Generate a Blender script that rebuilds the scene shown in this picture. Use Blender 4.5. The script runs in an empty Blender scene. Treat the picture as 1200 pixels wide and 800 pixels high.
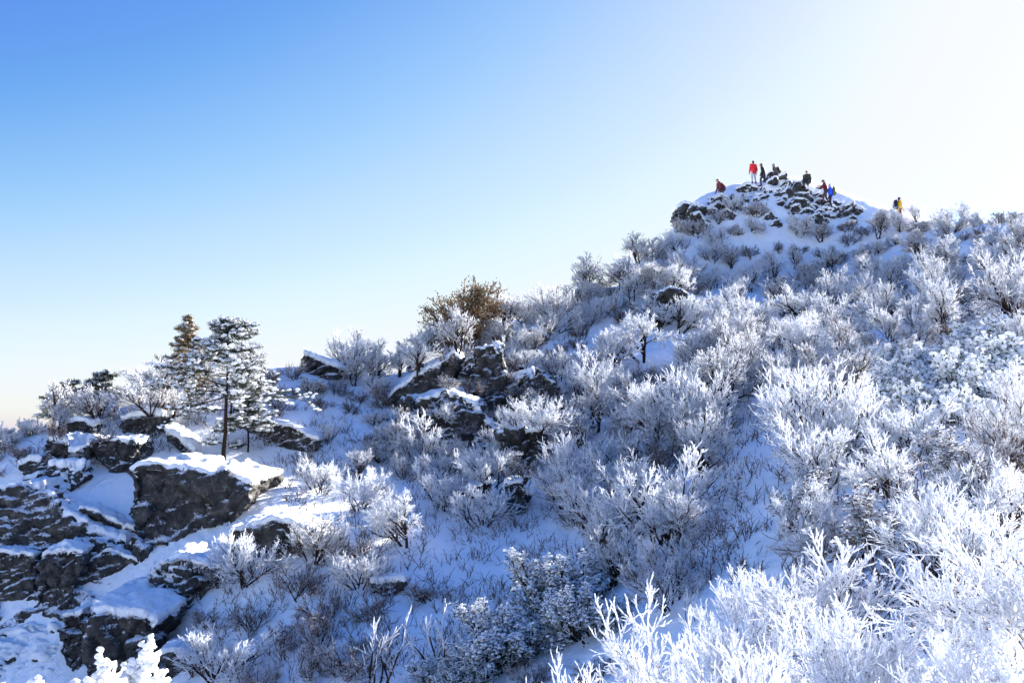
import bpy, bmesh, math, random
import numpy as np
from mathutils import Vector, Matrix, noise
SC = bpy.context.scene
COL = SC.collection
R = math.radians
# ------------------------------------------------------------------ camera
F = 1150.0
PITCH = -math.atan(100 / F)      # looking slightly up
def raydir(px, py):
    x = (px - 600) / F; u = -(py - 400) / F
    return np.array([x, math.cos(PITCH) + math.sin(PITCH) * u, -math.sin(PITCH) + math.cos(PITCH) * u])
def at(px, py, Y):
    d = raydir(px, py)
    return d * (Y / d[1])
cam = bpy.data.cameras.new('camera'); cam.lens = 36 * F / 1200; cam.sensor_width = 36; cam.sensor_fit = 'HORIZONTAL'
cam.clip_start = 0.1; cam.clip_end = 60000
co = bpy.data.objects.new('camera', cam); COL.objects.link(co)
co.rotation_euler = (math.pi / 2 - PITCH, 0, 0)
SC.camera = co
# ------------------------------------------------------------------ light
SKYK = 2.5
SUN_AZ = R(46); SUN_EL = R(23)       # azimuth from +Y towards +X
sv = Vector((math.sin(SUN_AZ) * math.cos(SUN_EL), math.cos(SUN_AZ) * math.cos(SUN_EL), math.sin(SUN_EL)))
sl = bpy.data.lights.new('sun', 'SUN'); sl.energy = 4.8; sl.angle = R(0.53); sl.color = (1.0, 0.94, 0.86)
so = bpy.data.objects.new('sun', sl); COL.objects.link(so)
so.rotation_euler = sv.to_track_quat('Z', 'Y').to_euler()
w = bpy.data.worlds.new('World'); SC.world = w; w.use_nodes = True
nt = w.node_tree; bg = nt.nodes['Background']
sky = nt.nodes.new('ShaderNodeTexSky'); sky.sky_type = 'NISHITA'; sky.sun_disc = False
sky.sun_elevation = SUN_EL; sky.sun_rotation = SUN_AZ
sky.altitude = 1500; sky.air_density = 1.0; sky.dust_density = 2.0; sky.ozone_density = 1.6
# film-like response of the sky colour: soft shoulder towards the glare; dark end lifted to add fill light in the shade
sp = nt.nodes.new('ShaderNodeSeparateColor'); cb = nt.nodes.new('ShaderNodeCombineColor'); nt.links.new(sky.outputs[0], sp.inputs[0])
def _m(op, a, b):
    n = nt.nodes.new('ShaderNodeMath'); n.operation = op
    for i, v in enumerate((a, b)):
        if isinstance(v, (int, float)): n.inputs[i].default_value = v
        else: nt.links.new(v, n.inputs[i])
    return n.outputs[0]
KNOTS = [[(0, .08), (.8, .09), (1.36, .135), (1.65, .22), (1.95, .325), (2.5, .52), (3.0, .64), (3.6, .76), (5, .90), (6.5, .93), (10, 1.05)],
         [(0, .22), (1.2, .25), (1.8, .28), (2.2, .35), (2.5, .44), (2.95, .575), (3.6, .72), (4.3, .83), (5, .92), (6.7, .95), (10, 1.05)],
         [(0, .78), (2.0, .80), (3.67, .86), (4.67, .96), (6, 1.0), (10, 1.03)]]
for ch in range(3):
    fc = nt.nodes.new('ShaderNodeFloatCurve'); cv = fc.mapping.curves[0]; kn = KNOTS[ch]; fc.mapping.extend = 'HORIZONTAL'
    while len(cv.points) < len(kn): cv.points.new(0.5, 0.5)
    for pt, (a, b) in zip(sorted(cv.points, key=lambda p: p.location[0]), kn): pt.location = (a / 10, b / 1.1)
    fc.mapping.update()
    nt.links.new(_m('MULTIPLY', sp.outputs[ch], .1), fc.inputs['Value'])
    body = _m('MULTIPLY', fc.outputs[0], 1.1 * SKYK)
    glare = _m('MULTIPLY', _m('MAXIMUM', _m('SUBTRACT', sp.outputs[ch], 8.0), 0.0), 0.8 * SKYK)  # near-sun glow strengthened beyond the sky model, added fill for shaded snow
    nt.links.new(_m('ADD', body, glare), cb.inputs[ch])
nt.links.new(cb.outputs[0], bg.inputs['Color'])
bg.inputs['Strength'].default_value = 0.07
SC.view_settings.view_transform = 'Standard'; SC.view_settings.look = 'None'
SC.view_settings.exposure = 2.55; SC.view_settings.gamma = 1
SC.cycles.max_bounces = 8; SC.cycles.diffuse_bounces = 4; SC.cycles.use_denoising = True
# ------------------------------------------------------------------ node helpers
def newmat(name):
    m = bpy.data.materials.new(name); m.use_nodes = True
    t = m.node_tree; t.nodes.clear()
    return m, t
def N(t, kind, **kw):
    n = t.nodes.new(kind)
    for k, v in kw.items():
        if k in n.inputs: n.inputs[k].default_value = v
        else: setattr(n, k, v)
    return n
def L(t, a, b): t.links.new(a, b)
def mathn(t, op, a, b=None, clamp=False):
    n = t.nodes.new('ShaderNodeMath'); n.operation = op; n.use_clamp = clamp
    for i, v in enumerate((a, b)):
        if v is None: continue
        if isinstance(v, (int, float)): n.inputs[i].default_value = v
        else: t.links.new(v, n.inputs[i])
    return n.outputs[0]
def ramp(t, fac, stops):
    n = t.nodes.new('ShaderNodeValToRGB'); e = n.color_ramp.elements
    while len(e) < len(stops): e.new(0.5)
    for i, (p, c) in enumerate(stops):
        e[i].position = p; e[i].color = (*c, 1) if len(c) == 3 else c
    L(t, fac, n.inputs[0]); return n.outputs[0]
def mixc(t, f, a, b):
    n = t.nodes.new('ShaderNodeMix'); n.data_type = 'RGBA'
    for k, v in ((0, f), (6, a), (7, b)):
        if isinstance(v, (int, float)): n.inputs[k].default_value = v
        elif isinstance(v, tuple): n.inputs[k].default_value = (*v, 1)
        else: L(t, v, n.inputs[k])
    return n.outputs[2]
def noisen(t, vec, scale, detail=4, rough=.55):
    n = N(t, 'ShaderNodeTexNoise', Scale=scale, Detail=detail, Roughness=rough)
    if vec is not None: L(t, vec, n.inputs['Vector'])
    return n.outputs['Fac']

def snow_mat(name, bump=0.35, tint=(0.89, 0.92, 0.95), fine=14):
    m, t = newmat(name)
    geo = N(t, 'ShaderNodeNewGeometry')
    n1 = noisen(t, geo.outputs['Position'], 1.3, 5); n2 = noisen(t, geo.outputs['Position'], fine, 4, .7)
    wv_ = N(t, 'ShaderNodeTexWave', Scale=0.55, Distortion=9.0, Detail=3.0); wv_.inputs['Detail Scale'].default_value = 1.6; L(t, geo.outputs['Position'], wv_.inputs['Vector'])
    h = mathn(t, 'ADD', mathn(t, 'ADD', mathn(t, 'MULTIPLY', n1, 1.0), mathn(t, 'MULTIPLY', n2, 0.25)), mathn(t, 'MULTIPLY', wv_.outputs['Fac'], 0.22))
    b = N(t, 'ShaderNodeBump', Strength=bump, Distance=0.35); L(t, h, b.inputs['Height'])
    c = ramp(t, n2, [(0.3, tuple(v * .95 for v in tint)), (0.7, tint)])
    p = N(t, 'ShaderNodeBsdfPrincipled', Roughness=0.55)
    p.inputs['Specular IOR Level'].default_value = 0.25
    L(t, c, p.inputs['Base Color']); L(t, b.outputs[0], p.inputs['Normal'])
    o = N(t, 'ShaderNodeOutputMaterial'); L(t, p.outputs[0], o.inputs[0])
    return m
SNOW = snow_mat('snow_ground')
CAP = snow_mat('snow_on_rock', 0.5, fine=20)

def frost_mat(name, bark=(0.045, 0.032, 0.026), bark2=(0.10, 0.07, 0.055), cover=0.5, upw=0.35, frost=(0.90, 0.92, 0.95), transl=0.3, nscale=9, vary=0.0):
    """rime on bark: the 'frost' attribute says how iced the branch is, rime sits on the upper side first"""
    m, t = newmat(name)
    geo = N(t, 'ShaderNodeNewGeometry'); a = N(t, 'ShaderNodeAttribute', attribute_name='frost')
    sep = N(t, 'ShaderNodeSeparateXYZ'); L(t, geo.outputs['Normal'], sep.inputs[0])
    n1 = noisen(t, geo.outputs['Position'], nscale, 3, .6)
    s = mathn(t, 'ADD', a.outputs['Fac'], mathn(t, 'MULTIPLY', sep.outputs['Z'], upw))
    s = mathn(t, 'ADD', s, mathn(t, 'MULTIPLY', mathn(t, 'SUBTRACT', n1, 0.5), 1.3))
    oi = N(t, 'ShaderNodeObjectInfo')
    s = mathn(t, 'SUBTRACT', s, mathn(t, 'MULTIPLY', oi.outputs['Random'], vary))
    s = mathn(t, 'MULTIPLY', mathn(t, 'SUBTRACT', s, cover), 6.0, True)
    bk = mixc(t, oi.outputs['Random'], bark, bark2)
    c = mixc(t, s, bk, frost)
    d = N(t, 'ShaderNodeBsdfDiffuse', Roughness=0.4); L(t, c, d.inputs['Color'])
    tr = N(t, 'ShaderNodeBsdfTranslucent'); L(t, c, tr.inputs['Color'])
    mx = N(t, 'ShaderNodeMixShader'); L(t, mathn(t, 'MULTIPLY', s, transl), mx.inputs[0])
    L(t, d.outputs[0], mx.inputs[1]); L(t, tr.outputs[0], mx.inputs[2])
    o = N(t, 'ShaderNodeOutputMaterial'); L(t, mx.outputs[0], o.inputs[0])
    return m
FROST = frost_mat('rime_branches', cover=0.45, transl=0.38, vary=.36, bark=(0.05, 0.032, 0.026), bark2=(0.13, 0.085, 0.065))
FROST_NEAR = frost_mat('rime_branches_thick', bark=(0.09, 0.045, 0.04), bark2=(0.12, 0.07, 0.06), cover=0.50, upw=0.55, transl=0.32, nscale=14, frost=(.86, .88, .92))
BARE = frost_mat('thinly_iced_branches', bark=(0.06, 0.04, 0.032), bark2=(0.15, 0.095, 0.065), cover=0.60, upw=0.5, vary=.25)
DRYTW = frost_mat('brown_twigs_with_ice', bark=(0.14, 0.08, 0.045), bark2=(0.20, 0.12, 0.06), cover=0.85, upw=0.5)
BARK = frost_mat('trunk_bark', bark=(0.022, 0.016, 0.013), bark2=(0.05, 0.036, 0.028), cover=0.80, upw=0.45, nscale=5, transl=0.0)
LUMP = frost_mat('clotted_rime', cover=0.12, transl=0.3, upw=0.3, bark=(0.05, 0.05, 0.03), bark2=(0.07, 0.07, 0.04))

def plain(name, col, rough=0.8, var=0.25, scale=30, bump=0.0):
    m, t = newmat(name)
    tc = N(t, 'ShaderNodeTexCoord'); n1 = noisen(t, tc.outputs['Object'], scale, 3)
    c = ramp(t, n1, [(0.3, tuple(v * (1 - var) for v in col)), (0.7, tuple(min(1, v * (1 + var)) for v in col))])
    p = N(t, 'ShaderNodeBsdfPrincipled', Roughness=rough); L(t, c, p.inputs['Base Color'])
    if bump:
        b = N(t, 'ShaderNodeBump', Strength=bump, Distance=0.02); L(t, n1, b.inputs['Height']); L(t, b.outputs[0], p.inputs['Normal'])
    o = N(t, 'ShaderNodeOutputMaterial'); L(t, p.outputs[0], o.inputs[0])
    return m
NEEDLE = plain('conifer_needles', (0.026, 0.036, 0.022), 0.7, 0.5, 6)
NEEDLE_B = plain('brown_foliage', (0.20, 0.145, 0.07), 0.8, 0.45, 6)
LEAF = plain('evergreen_leaves', (0.035, 0.07, 0.03), 0.5, 0.5, 8)

def rock_mat():
    m, t = newmat('lichened_granite')
    geo = N(t, 'ShaderNodeNewGeometry'); P = geo.outputs['Position']
    big = noisen(t, P, 0.55, 5, .6); med = noisen(t, P, 3.5, 6, .72); fin = noisen(t, P, 17, 5, .75)
    c = ramp(t, med, [(0.34, (0.012, 0.012, 0.013)), (0.47, (0.035, 0.033, 0.032)), (0.57, (0.075, 0.072, 0.068)), (0.72, (0.20, 0.19, 0.175))])
    moss = ramp(t, big, [(0.50, (0, 0, 0)), (0.62, (1, 1, 1))])
    c = mixc(t, mathn(t, 'MULTIPLY', moss, 0.3), c, (0.06, 0.05, 0.034))
    vor = N(t, 'ShaderNodeTexVoronoi', Scale=0.55, feature='DISTANCE_TO_EDGE'); 
    mp = N(t, 'ShaderNodeMapping'); mp.inputs['Scale'].default_value = (1.0, 1.0, 1.9); mp.inputs['Rotation'].default_value = (0.3, 0.25, 0.1)
    wob = N(t, 'ShaderNodeTexNoise', Scale=1.6, Detail=4); L(t, P, wob.inputs['Vector'])
    wa = N(t, 'ShaderNodeVectorMath', operation='MULTIPLY_ADD'); L(t, wob.outputs['Color'], wa.inputs[0]); wa.inputs[1].default_value = (.6, .6, .6); L(t, P, wa.inputs[2])
    L(t, wa.outputs[0], mp.inputs[0]); L(t, mp.outputs[0], vor.inputs['Vector'])
    crack = ramp(t, vor.outputs['Distance'], [(0.0, (0.45, 0.45, 0.45)), (0.02, (1, 1, 1))])
    mm = N(t, 'ShaderNodeMix', data_type='RGBA', blend_type='MULTIPLY'); mm.inputs[0].default_value = 1; L(t, c, mm.inputs[6]); L(t, crack, mm.inputs[7])
    # rime and blown snow caught on upward grains
    sep = N(t, 'ShaderNodeSeparateXYZ'); L(t, geo.outputs['Normal'], sep.inputs[0])
    s = mathn(t, 'ADD', mathn(t, 'MULTIPLY', sep.outputs['Z'], 0.55), mathn(t, 'MULTIPLY', fin, 0.75))
    s = mathn(t, 'ADD', s, mathn(t, 'MULTIPLY', med, 0.5))
    s = mathn(t, 'MULTIPLY', mathn(t, 'SUBTRACT', s, 0.90), 7, True)
    cc = mixc(t, s, mm.outputs[2], (0.84, 0.86, 0.9))
    h = mathn(t, 'ADD', mathn(t, 'MULTIPLY', med, 0.7), mathn(t, 'MULTIPLY', fin, 0.3))
    h = mathn(t, 'ADD', h, mathn(t, 'MULTIPLY', crack, 0.4))
    b = N(t, 'ShaderNodeBump', Strength=0.9, Distance=0.14); L(t, h, b.inputs['Height'])
    p = N(t, 'ShaderNodeBsdfPrincipled', Roughness=0.85); L(t, cc, p.inputs['Base Color']); L(t, b.outputs[0], p.inputs['Normal'])
    o = N(t, 'ShaderNodeOutputMaterial'); L(t, p.outputs[0], o.inputs[0])
    return m
ROCK = rock_mat()
# ------------------------------------------------------------------ object helpers
def obj(name, mesh, mat=None, parent=None):
    o = bpy.data.objects.new(name, mesh); COL.objects.link(o)
    if mat is not None:
        mesh.materials.clear(); mesh.materials.append(mat)
    if parent is not None: o.parent = parent
    return o
def thing(name, label, cat, loc=(0, 0, 0), rz=0, group=None, scale=1.0):
    o = bpy.data.objects.new(name, None); COL.objects.link(o)
    o.empty_display_size = 0.2
    o.location = loc; o.rotation_euler = (0, 0, rz); o.scale = (scale,) * 3
    o['label'] = label; o['category'] = cat
    if group: o['group'] = group
    return o
def copy_thing(proto_root, label, loc, rz, scale, group, name=None):
    r = proto_root.copy(); COL.objects.link(r)
    if name: r.name = name
    r.location = loc; r.rotation_euler = (0, 0, rz); r.scale = scale if isinstance(scale, tuple) else (scale,) * 3
    r['label'] = label
    if group: r['group'] = group
    for ch in list(proto_root.children):
        c = ch.copy(); COL.objects.link(c); c.parent = r
    return r
def mesh_np(name, V, faces_groups, smooth=True, attr=None):
    """faces_groups: list of (M,k) int arrays"""
    me = bpy.data.meshes.new(name)
    me.vertices.add(len(V)); me.vertices.foreach_set('co', np.asarray(V, np.float32).ravel())
    loops = np.concatenate([g.ravel() for g in faces_groups]).astype(np.int32)
    tot = np.concatenate([np.full(len(g), g.shape[1], np.int32) for g in faces_groups])
    st = np.concatenate([[0], np.cumsum(tot)[:-1]]).astype(np.int32)
    me.loops.add(len(loops)); me.loops.foreach_set('vertex_index', loops)
    me.polygons.add(len(tot)); me.polygons.foreach_set('loop_start', st); me.polygons.foreach_set('loop_total', tot)
    if smooth: me.polygons.foreach_set('use_smooth', np.ones(len(tot), bool))
    if attr is not None:
        at_ = me.attributes.new('frost', 'FLOAT', 'POINT'); at_.data.foreach_set('value', np.asarray(attr, np.float32))
    me.update(); me.validate()
    return me
# ------------------------------------------------------------------ terrain
RIDGE = [(-150, 545, 38), (0, 516, 36), (60, 502, 37), (150, 474, 38.5), (250, 444, 41.5), (320, 430, 43.5), (370, 432, 44), (400, 437, 45), (450, 442, 46), (500, 426, 47),
         (545, 398, 48), (600, 374, 50), (680, 350, 56), (745, 308, 63), (775, 284, 67), (800, 254, 70), (850, 234, 73), (885, 225, 75),
         (911, 207, 76), (943, 231, 76), (975, 244, 75), (1010, 254, 74), (1055, 268, 71), (1110, 270, 66), (1200, 264, 58), (1350, 250, 50), (1500, 240, 42)]
COLS = {-150: [(800, 28.5), (600, 33.5)],
        0: [(800, 27), (700, 28.8), (600, 31.5)], 150: [(800, 26.2), (700, 28.2), (600, 31), (530, 34)], 300: [(800, 22), (680, 26.4), (600, 30), (520, 36)],
        400: [(800, 20.5), (700, 25), (600, 31), (500, 39)], 500: [(800, 20), (700, 25), (600, 31), (500, 40)],
        600: [(800, 18.5), (700, 24), (600, 31), (500, 40), (430, 45)], 700: [(800, 16), (700, 21.5), (600, 28.5), (500, 38), (400, 50)],
        800: [(800, 13), (700, 17.5), (600, 24.5), (500, 34), (400, 48), (320, 62)], 900: [(800, 10.5), (700, 14), (600, 20), (500, 29), (400, 44), (300, 64)],
        1000: [(800, 8.5), (700, 11.5), (600, 16.5), (500, 24.5), (400, 38), (310, 60)], 1100: [(800, 7.5), (700, 10), (600, 14), (500, 20.5), (400, 32), (320, 50)],
        1200: [(800, 7), (700, 9), (600, 12.5), (500, 18), (400, 28), (320, 42)], 1400: [(800, 6), (600, 11), (400, 23), (300, 36)]}
cps = []
for px, py, Y in RIDGE:
    p = at(px, py, Y); cps.append(p)
    d = p[:2] / np.linalg.norm(p[:2])
    for dd, dz in ((5, 2.6), (16, 12)):
        q = p.copy(); q[:2] += d * dd; q[2] -= dz; cps.append(q)
for px, l in COLS.items():
    for py, Y in l: cps.append(at(px, py, Y))
for q in [(0, 0, -1.9), (0, 4, -2.1), (-4, 2, -3.2), (-10, 4, -5.5), (-20, 2, -10), (7, 0, -1), (18, 2, 3), (-20, -15, -9), (18, -15, 2), (0, -15, -3), (-14, 12, -6.8), (-24, 14, -9.5), (30, 10, 7), (40, 25, 14)]:
    cps.append(np.array(q, float))
cps = np.array(cps)
CX = cps[:, :2] / 30.0
def tps(r2): return np.where(r2 > 1e-12, 0.5 * r2 * np.log(r2 + 1e-20), 0)
n = len(CX)
K = tps(((CX[:, None] - CX[None]) ** 2).sum(-1)) + np.eye(n) * 0.0008
Pm = np.hstack([np.ones((n, 1)), CX])
A = np.vstack([np.hstack([K, Pm]), np.hstack([Pm.T, np.zeros((3, 3))])])
sol = np.linalg.solve(A, np.concatenate([cps[:, 2], np.zeros(3)]))
def sstep(a, b, x):
    t = np.clip((x - a) / (b - a), 0, 1); return t * t * (3 - 2 * t)
def vnoise(x, y, seed):
    """cheap smooth noise from rotated sines"""
    r = np.random.RandomState(seed); z = 0
    for i in range(7):
        a = r.uniform(0, 2 * np.pi); k = r.uniform(0.7, 1.5); ph = r.uniform(0, 6.28)
        z = z + np.sin((x * np.cos(a) + y * np.sin(a)) * k + ph + 0.9 * np.sin((x * np.sin(a) - y * np.cos(a)) * k * 0.8 + ph * 2))
    return z / 7
X0, X1, Y0, Y1 = -42.0, 52.0, -15.0, 92.0
def height(x, y):
    x = np.asarray(x, float); y = np.asarray(y, float)
    xc = np.clip(x, X0, X1); yc = np.clip(y, Y0, Y1)
    sh = xc.shape; xf = xc.ravel() / 30; yf = yc.ravel() / 30
    z = np.empty(xf.shape)
    for i in range(0, len(xf), 20000):
        a = xf[i:i + 20000]; b = yf[i:i + 20000]
        r2 = (a[:, None] - CX[None, :, 0]) ** 2 + (b[:, None] - CX[None, :, 1]) ** 2
        z[i:i + 20000] = tps(r2) @ sol[:n] + sol[n] + sol[n + 1] * a + sol[n + 2] * b
    z = z.reshape(sh)
    z = z + 0.16 * vnoise(x * 0.9, y * 0.9, 3) + 0.08 * vnoise(x * 2.3, y * 2.3, 4) + 0.035 * vnoise(x * 5.1, y * 5.1, 6)
    z = z + np.exp(-(((x - 18) / 9) ** 2 + ((y - 74) / 5.5) ** 2)) * (0.42 * vnoise(x * 2.0, y * 1.6, 12) + .25 * vnoise(x * 4.1, y * 3.6, 13))
    od = np.hypot(x - xc, y - yc)
    zf = -320 + 70 * vnoise(x / 900, y / 900, 8) + 40 * vnoise(x / 300, y / 300, 9)
    z = np.maximum(z, -60)
    k = sstep(0, 700, od)
    return (z - od * 0.35 * (1 - k)) * (1 - k) + zf * k
def stretched(a, b, step):
    core = np.arange(a, b + step / 2, step)
    ex = []; d = step; v = 0
    while v < 30000:
        d *= 1.22; v += d; ex.append(v)
    ex = np.array(ex)
    return np.concatenate([(a - ex)[::-1], core, core[-1] + ex])
gx = stretched(-36, 44, 0.33); gy = stretched(0, 84, 0.33)
GX, GY = np.meshgrid(gx, gy); GZ = height(GX, GY)
V = np.stack([GX, GY, GZ], -1).reshape(-1, 3)
nx, ny = len(gx), len(gy)
ii = (np.arange(ny - 1)[:, None] * nx + np.arange(nx - 1)[None]).ravel()
g = obj('ground', mesh_np('ground', V, [np.stack([ii, ii + 1, ii + nx + 1, ii + nx], -1)]), SNOW); g['kind'] = 'structure'
g['label'] = 'snow covered mountain slope in blue shade'
# regular lookup grid
LX = np.arange(X0, X1, 0.33); LY = np.arange(Y0, Y1, 0.33)
LZ = height(*np.meshgrid(LX, LY))
def hz(x, y):
    x = np.asarray(x, float); y = np.asarray(y, float)
    fx = np.clip((x - X0) / 0.33, 0, len(LX) - 1.001); fy = np.clip((y - Y0) / 0.33, 0, len(LY) - 1.001)
    i = fx.astype(int); j = fy.astype(int); u = fx - i; v = fy - j
    return (LZ[j, i] * (1 - u) + LZ[j, i + 1] * u) * (1 - v) + (LZ[j + 1, i] * (1 - u) + LZ[j + 1, i + 1] * u) * v
YS = np.linspace(3, 90, 1400)
def hit(px, py):
    """where the line of sight through a photo point meets the slope"""
    d = raydir(px, py); P = d[None] * (YS / d[1])[:, None]
    below = P[:, 2] < hz(P[:, 0], P[:, 1])
    k = np.argmax(below)
    if not below.any(): return None
    return np.array([P[k, 0], P[k, 1], hz(P[k, 0], P[k, 1])])
def ground_at(px, Y):
    """on the ground at that distance in the column of a photo x"""
    x = (px - 600) / F * Y * 1.0
    return np.array([x, Y, float(hz(x, Y))])
# ------------------------------------------------------------------ branching
def nrm(a): return a / (np.linalg.norm(a, axis=-1, keepdims=True) + 1e-9)
def grow(start, d, length, K, rg, wander=0.15, up=0.05):
    pts = [start]; p = start; d = nrm(d)
    for i in range(K - 1):
        d = nrm(d + rg.normal(0, wander, d.shape) + np.array([0, 0, up]))
        p = p + d * (length / (K - 1))[:, None]; pts.append(p)
    return np.stack(pts, 1)
def sprout(pts, length, M, t0, ang, ratio, rg, jit=0.35, flat=0.0):
    n_, K = pts.shape[:2]
    t = t0 + (1 - t0) * (np.arange(M)[None] + rg.uniform(0, 1, (n_, M))) / M
    t[:, -1] = 1.0
    f = t * (K - 1) * 0.9999; i = f.astype(int); u = (f - i)[..., None]
    ar = np.arange(n_)[:, None]
    a = pts[ar, i]; b = pts[ar, np.minimum(i + 1, K - 1)]
    s = a * (1 - u) + b * u; tg = nrm(b - a + 1e-6)
    rnd = rg.normal(0, 1, s.shape); rnd[..., 2] *= (1 - flat)
    perp = nrm(rnd - (rnd * tg).sum(-1, keepdims=True) * tg)
    an = ang * rg.uniform(1 - jit, 1 + jit, t.shape)[..., None]
    an[:, -1] *= 0.5
    d = nrm(tg * np.cos(an) + perp * np.sin(an))
    ln = length[:, None] * ratio * (1.15 - 0.5 * (t - t0)) * rg.uniform(0.7, 1.25, t.shape)
    return s.reshape(-1, 3), d.reshape(-1, 3), ln.ravel()
def tubes(sets, S=3, rg=None, lump=0.0):
    """sets: list of (pts(N,K,3), r0, r1, frost0, frost1) -> V, faces, attr"""
    Vs, F4, FS, At = [], [], [], []; base = 0
    for pts, r0, r1, f0, f1 in sets:
        n_, K = pts.shape[:2]
        if n_ == 0: continue
        tg = nrm(pts[:, -1] - pts[:, 0])
        ref = np.where(np.abs(tg[:, 2:3]) > 0.8, np.array([[1., 0, 0]]), np.array([[0, 0, 1.]]))
        a = nrm(np.cross(tg, ref)); b = np.cross(tg, a)
        tt = np.linspace(0, 1, K)
        rad = (r0 + (r1 - r0) * tt)[None, :, None]
        if np.ndim(r0): rad = (r0[:, None] + (r1 - r0)[:, None] * tt[None])[:, :, None]
        rad = rad * np.ones((n_, K, 1))
        if lump and rg is not None: rad = rad * rg.uniform(1 - lump, 1 + lump, rad.shape)
        th = np.arange(S) * 2 * np.pi / S
        ring = a[:, None, None] * np.cos(th)[None, None, :, None] + b[:, None, None] * np.sin(th)[None, None, :, None]
        v = pts[:, :, None] + ring * rad[..., None]
        Vs.append(v.reshape(-1, 3))
        At.append(np.broadcast_to((f0 + (f1 - f0) * tt)[None, :, None], (n_, K, S)).ravel())
        idx = base + np.arange(n_ * K * S).reshape(n_, K, S)
        nx_ = np.roll(idx, -1, 2)
        F4.append(np.stack([idx[:, :-1], nx_[:, :-1], nx_[:, 1:], idx[:, 1:]], -1).reshape(-1, 4))
        FS.append(idx[:, -1].reshape(-1, S))
        base += n_ * K * S
    return np.concatenate(Vs), [np.concatenate(F4), np.concatenate(FS)], np.concatenate(At)
def blobs(cent, rad, rg, squash=0.8, f0=1.0):
    """small irregular lumps (12-vertex) at points, clotted rime or leaf tufts"""
    ph = (1 + 5 ** .5) / 2
    iv = nrm(np.array([(-1, ph, 0), (1, ph, 0), (-1, -ph, 0), (1, -ph, 0), (0, -1, ph), (0, 1, ph), (0, -1, -ph), (0, 1, -ph), (ph, 0, -1), (ph, 0, 1), (-ph, 0, -1), (-ph, 0, 1)], float))
    fc = np.array([(0, 11, 5), (0, 5, 1), (0, 1, 7), (0, 7, 10), (0, 10, 11), (1, 5, 9), (5, 11, 4), (11, 10, 2), (10, 7, 6), (7, 1, 8), (3, 9, 4), (3, 4, 2), (3, 2, 6), (3, 6, 8), (3, 8, 9), (4, 9, 5), (2, 4, 11), (6, 2, 10), (8, 6, 7), (9, 8, 1)])
    n_ = len(cent); v = iv[None] * rad[:, None, None] * rg.uniform(0.6, 1.35, (n_, 12, 1))
    v[..., 2] *= squash
    v = v + cent[:, None]
    f = (fc[None] + (np.arange(n_) * 12)[:, None, None]).reshape(-1, 3)
    at_ = np.broadcast_to(f0 + 0.35 * iv[None, :, 2], (n_, 12)).ravel()
    return v.reshape(-1, 3), f, at_
def leaves(cent, n_per, size, spread, rg, droop=0.0, length=2.2):
    c = np.repeat(cent, n_per, 0) + rg.normal(0, spread, (len(cent) * n_per, 3)) * np.array([1, 1, .7])
    d = nrm(rg.normal(0, 1, c.shape) + np.array([0, 0, -droop])); s = nrm(np.cross(d, rg.normal(0, 1, c.shape)))
    ln = size * length * rg.uniform(.6, 1.3, (len(c), 1)); wd = size * rg.uniform(.35, .6, (len(c), 1))
    v = np.stack([c, c + d * ln * .5 + s * wd, c + d * ln, c + d * ln * .5 - s * wd], 1)
    f = np.arange(len(c) * 4).reshape(-1, 4)
    return v.reshape(-1, 3), f

def skeleton(st, rg):
    """levels of branch polylines for a shrub or small tree"""
    n0 = st['stems']; H = st['h']
    base = rg.normal(0, st.get('clump', 0.12), (n0, 3)); base[:, 2] = -0.25
    az = np.arange(n0) * 2.4 + rg.uniform(0, 1, n0); sp = st['spread'] * rg.uniform(0.3, 1.2, n0)
    d = np.stack([np.cos(az) * np.sin(sp), np.sin(az) * np.sin(sp), np.cos(sp)], 1) + np.array(st.get('lean', (0, 0, 0)))
    ln = H * st.get('l0', .55) * rg.uniform(.75, 1.15, n0)
    lv = [grow(base, d, ln, 6, rg, st.get('w0', .16), 0.04)]; lens = [ln]
    for M, t0, ang, ratio, K in st['lv']:
        s, dd, l2 = sprout(lv[-1], lens[-1], M, t0, ang, ratio, rg, flat=st.get('flat', 0))
        lv.append(grow(s, dd, l2, K, rg, st.get('wander', .14), st.get('up', .06))); lens.append(l2)
    return lv
def make_shrub(name, cat, st, seed, matS, matC):
    rg = np.random.RandomState(seed)
    lv = skeleton(st, rg); rs = st['r']; fr = st['frost']
    ns = st.get('stemlv', 1)
    S = st.get('S', 3); lump = st.get('lump', .2)
    v, f, a = tubes([(lv[i], rs[i], rs[i] * (.62 if i else .55), fr[i][0], fr[i][1]) for i in range(ns)], max(5, S), rg, .08)
    sm = mesh_np(name + '_stem', v, f, attr=a)
    v, f, a = tubes([(lv[i], rs[i], rs[i] * st.get('tip', .65), fr[i][0], fr[i][1]) for i in range(ns, len(lv))], S, rg, lump)
    if st.get('blob'):
        br, frac = st['blob']; tip = lv[-1][:, -1]; zr = np.argsort(np.argsort(tip[:, 2])) / len(tip); tip = tip[rg.uniform(0, 1, len(tip)) < frac * (1 if not st.get('topsnow') else np.clip(zr * 2.2 - .35, 0, 1))]
        bv, bf, ba = blobs(tip, br * rg.uniform(.6, 1.4, len(tip)), rg)
        f = f + [bf + len(v)] if S != 3 else [f[0], np.concatenate([f[1], bf + len(v)])]
        v = np.concatenate([v, bv]); a = np.concatenate([a, ba])
    cm = mesh_np(name + '_crown', v, f, attr=a)
    root = thing(name, '', cat)
    obj('stem', sm, matS, root); obj('crown', cm, matC, root)
    if st.get('leaf'):
        npt, sz, spd = st['leaf']
        tip = lv[-1][:, -1] - np.array([0, 0, .05])
        v, f = leaves(tip, npt, sz, spd, rg); obj('foliage', mesh_np(name + '_foliage', v, [f], smooth=False), st.get('leafmat', LEAF), root)
    return root
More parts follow.
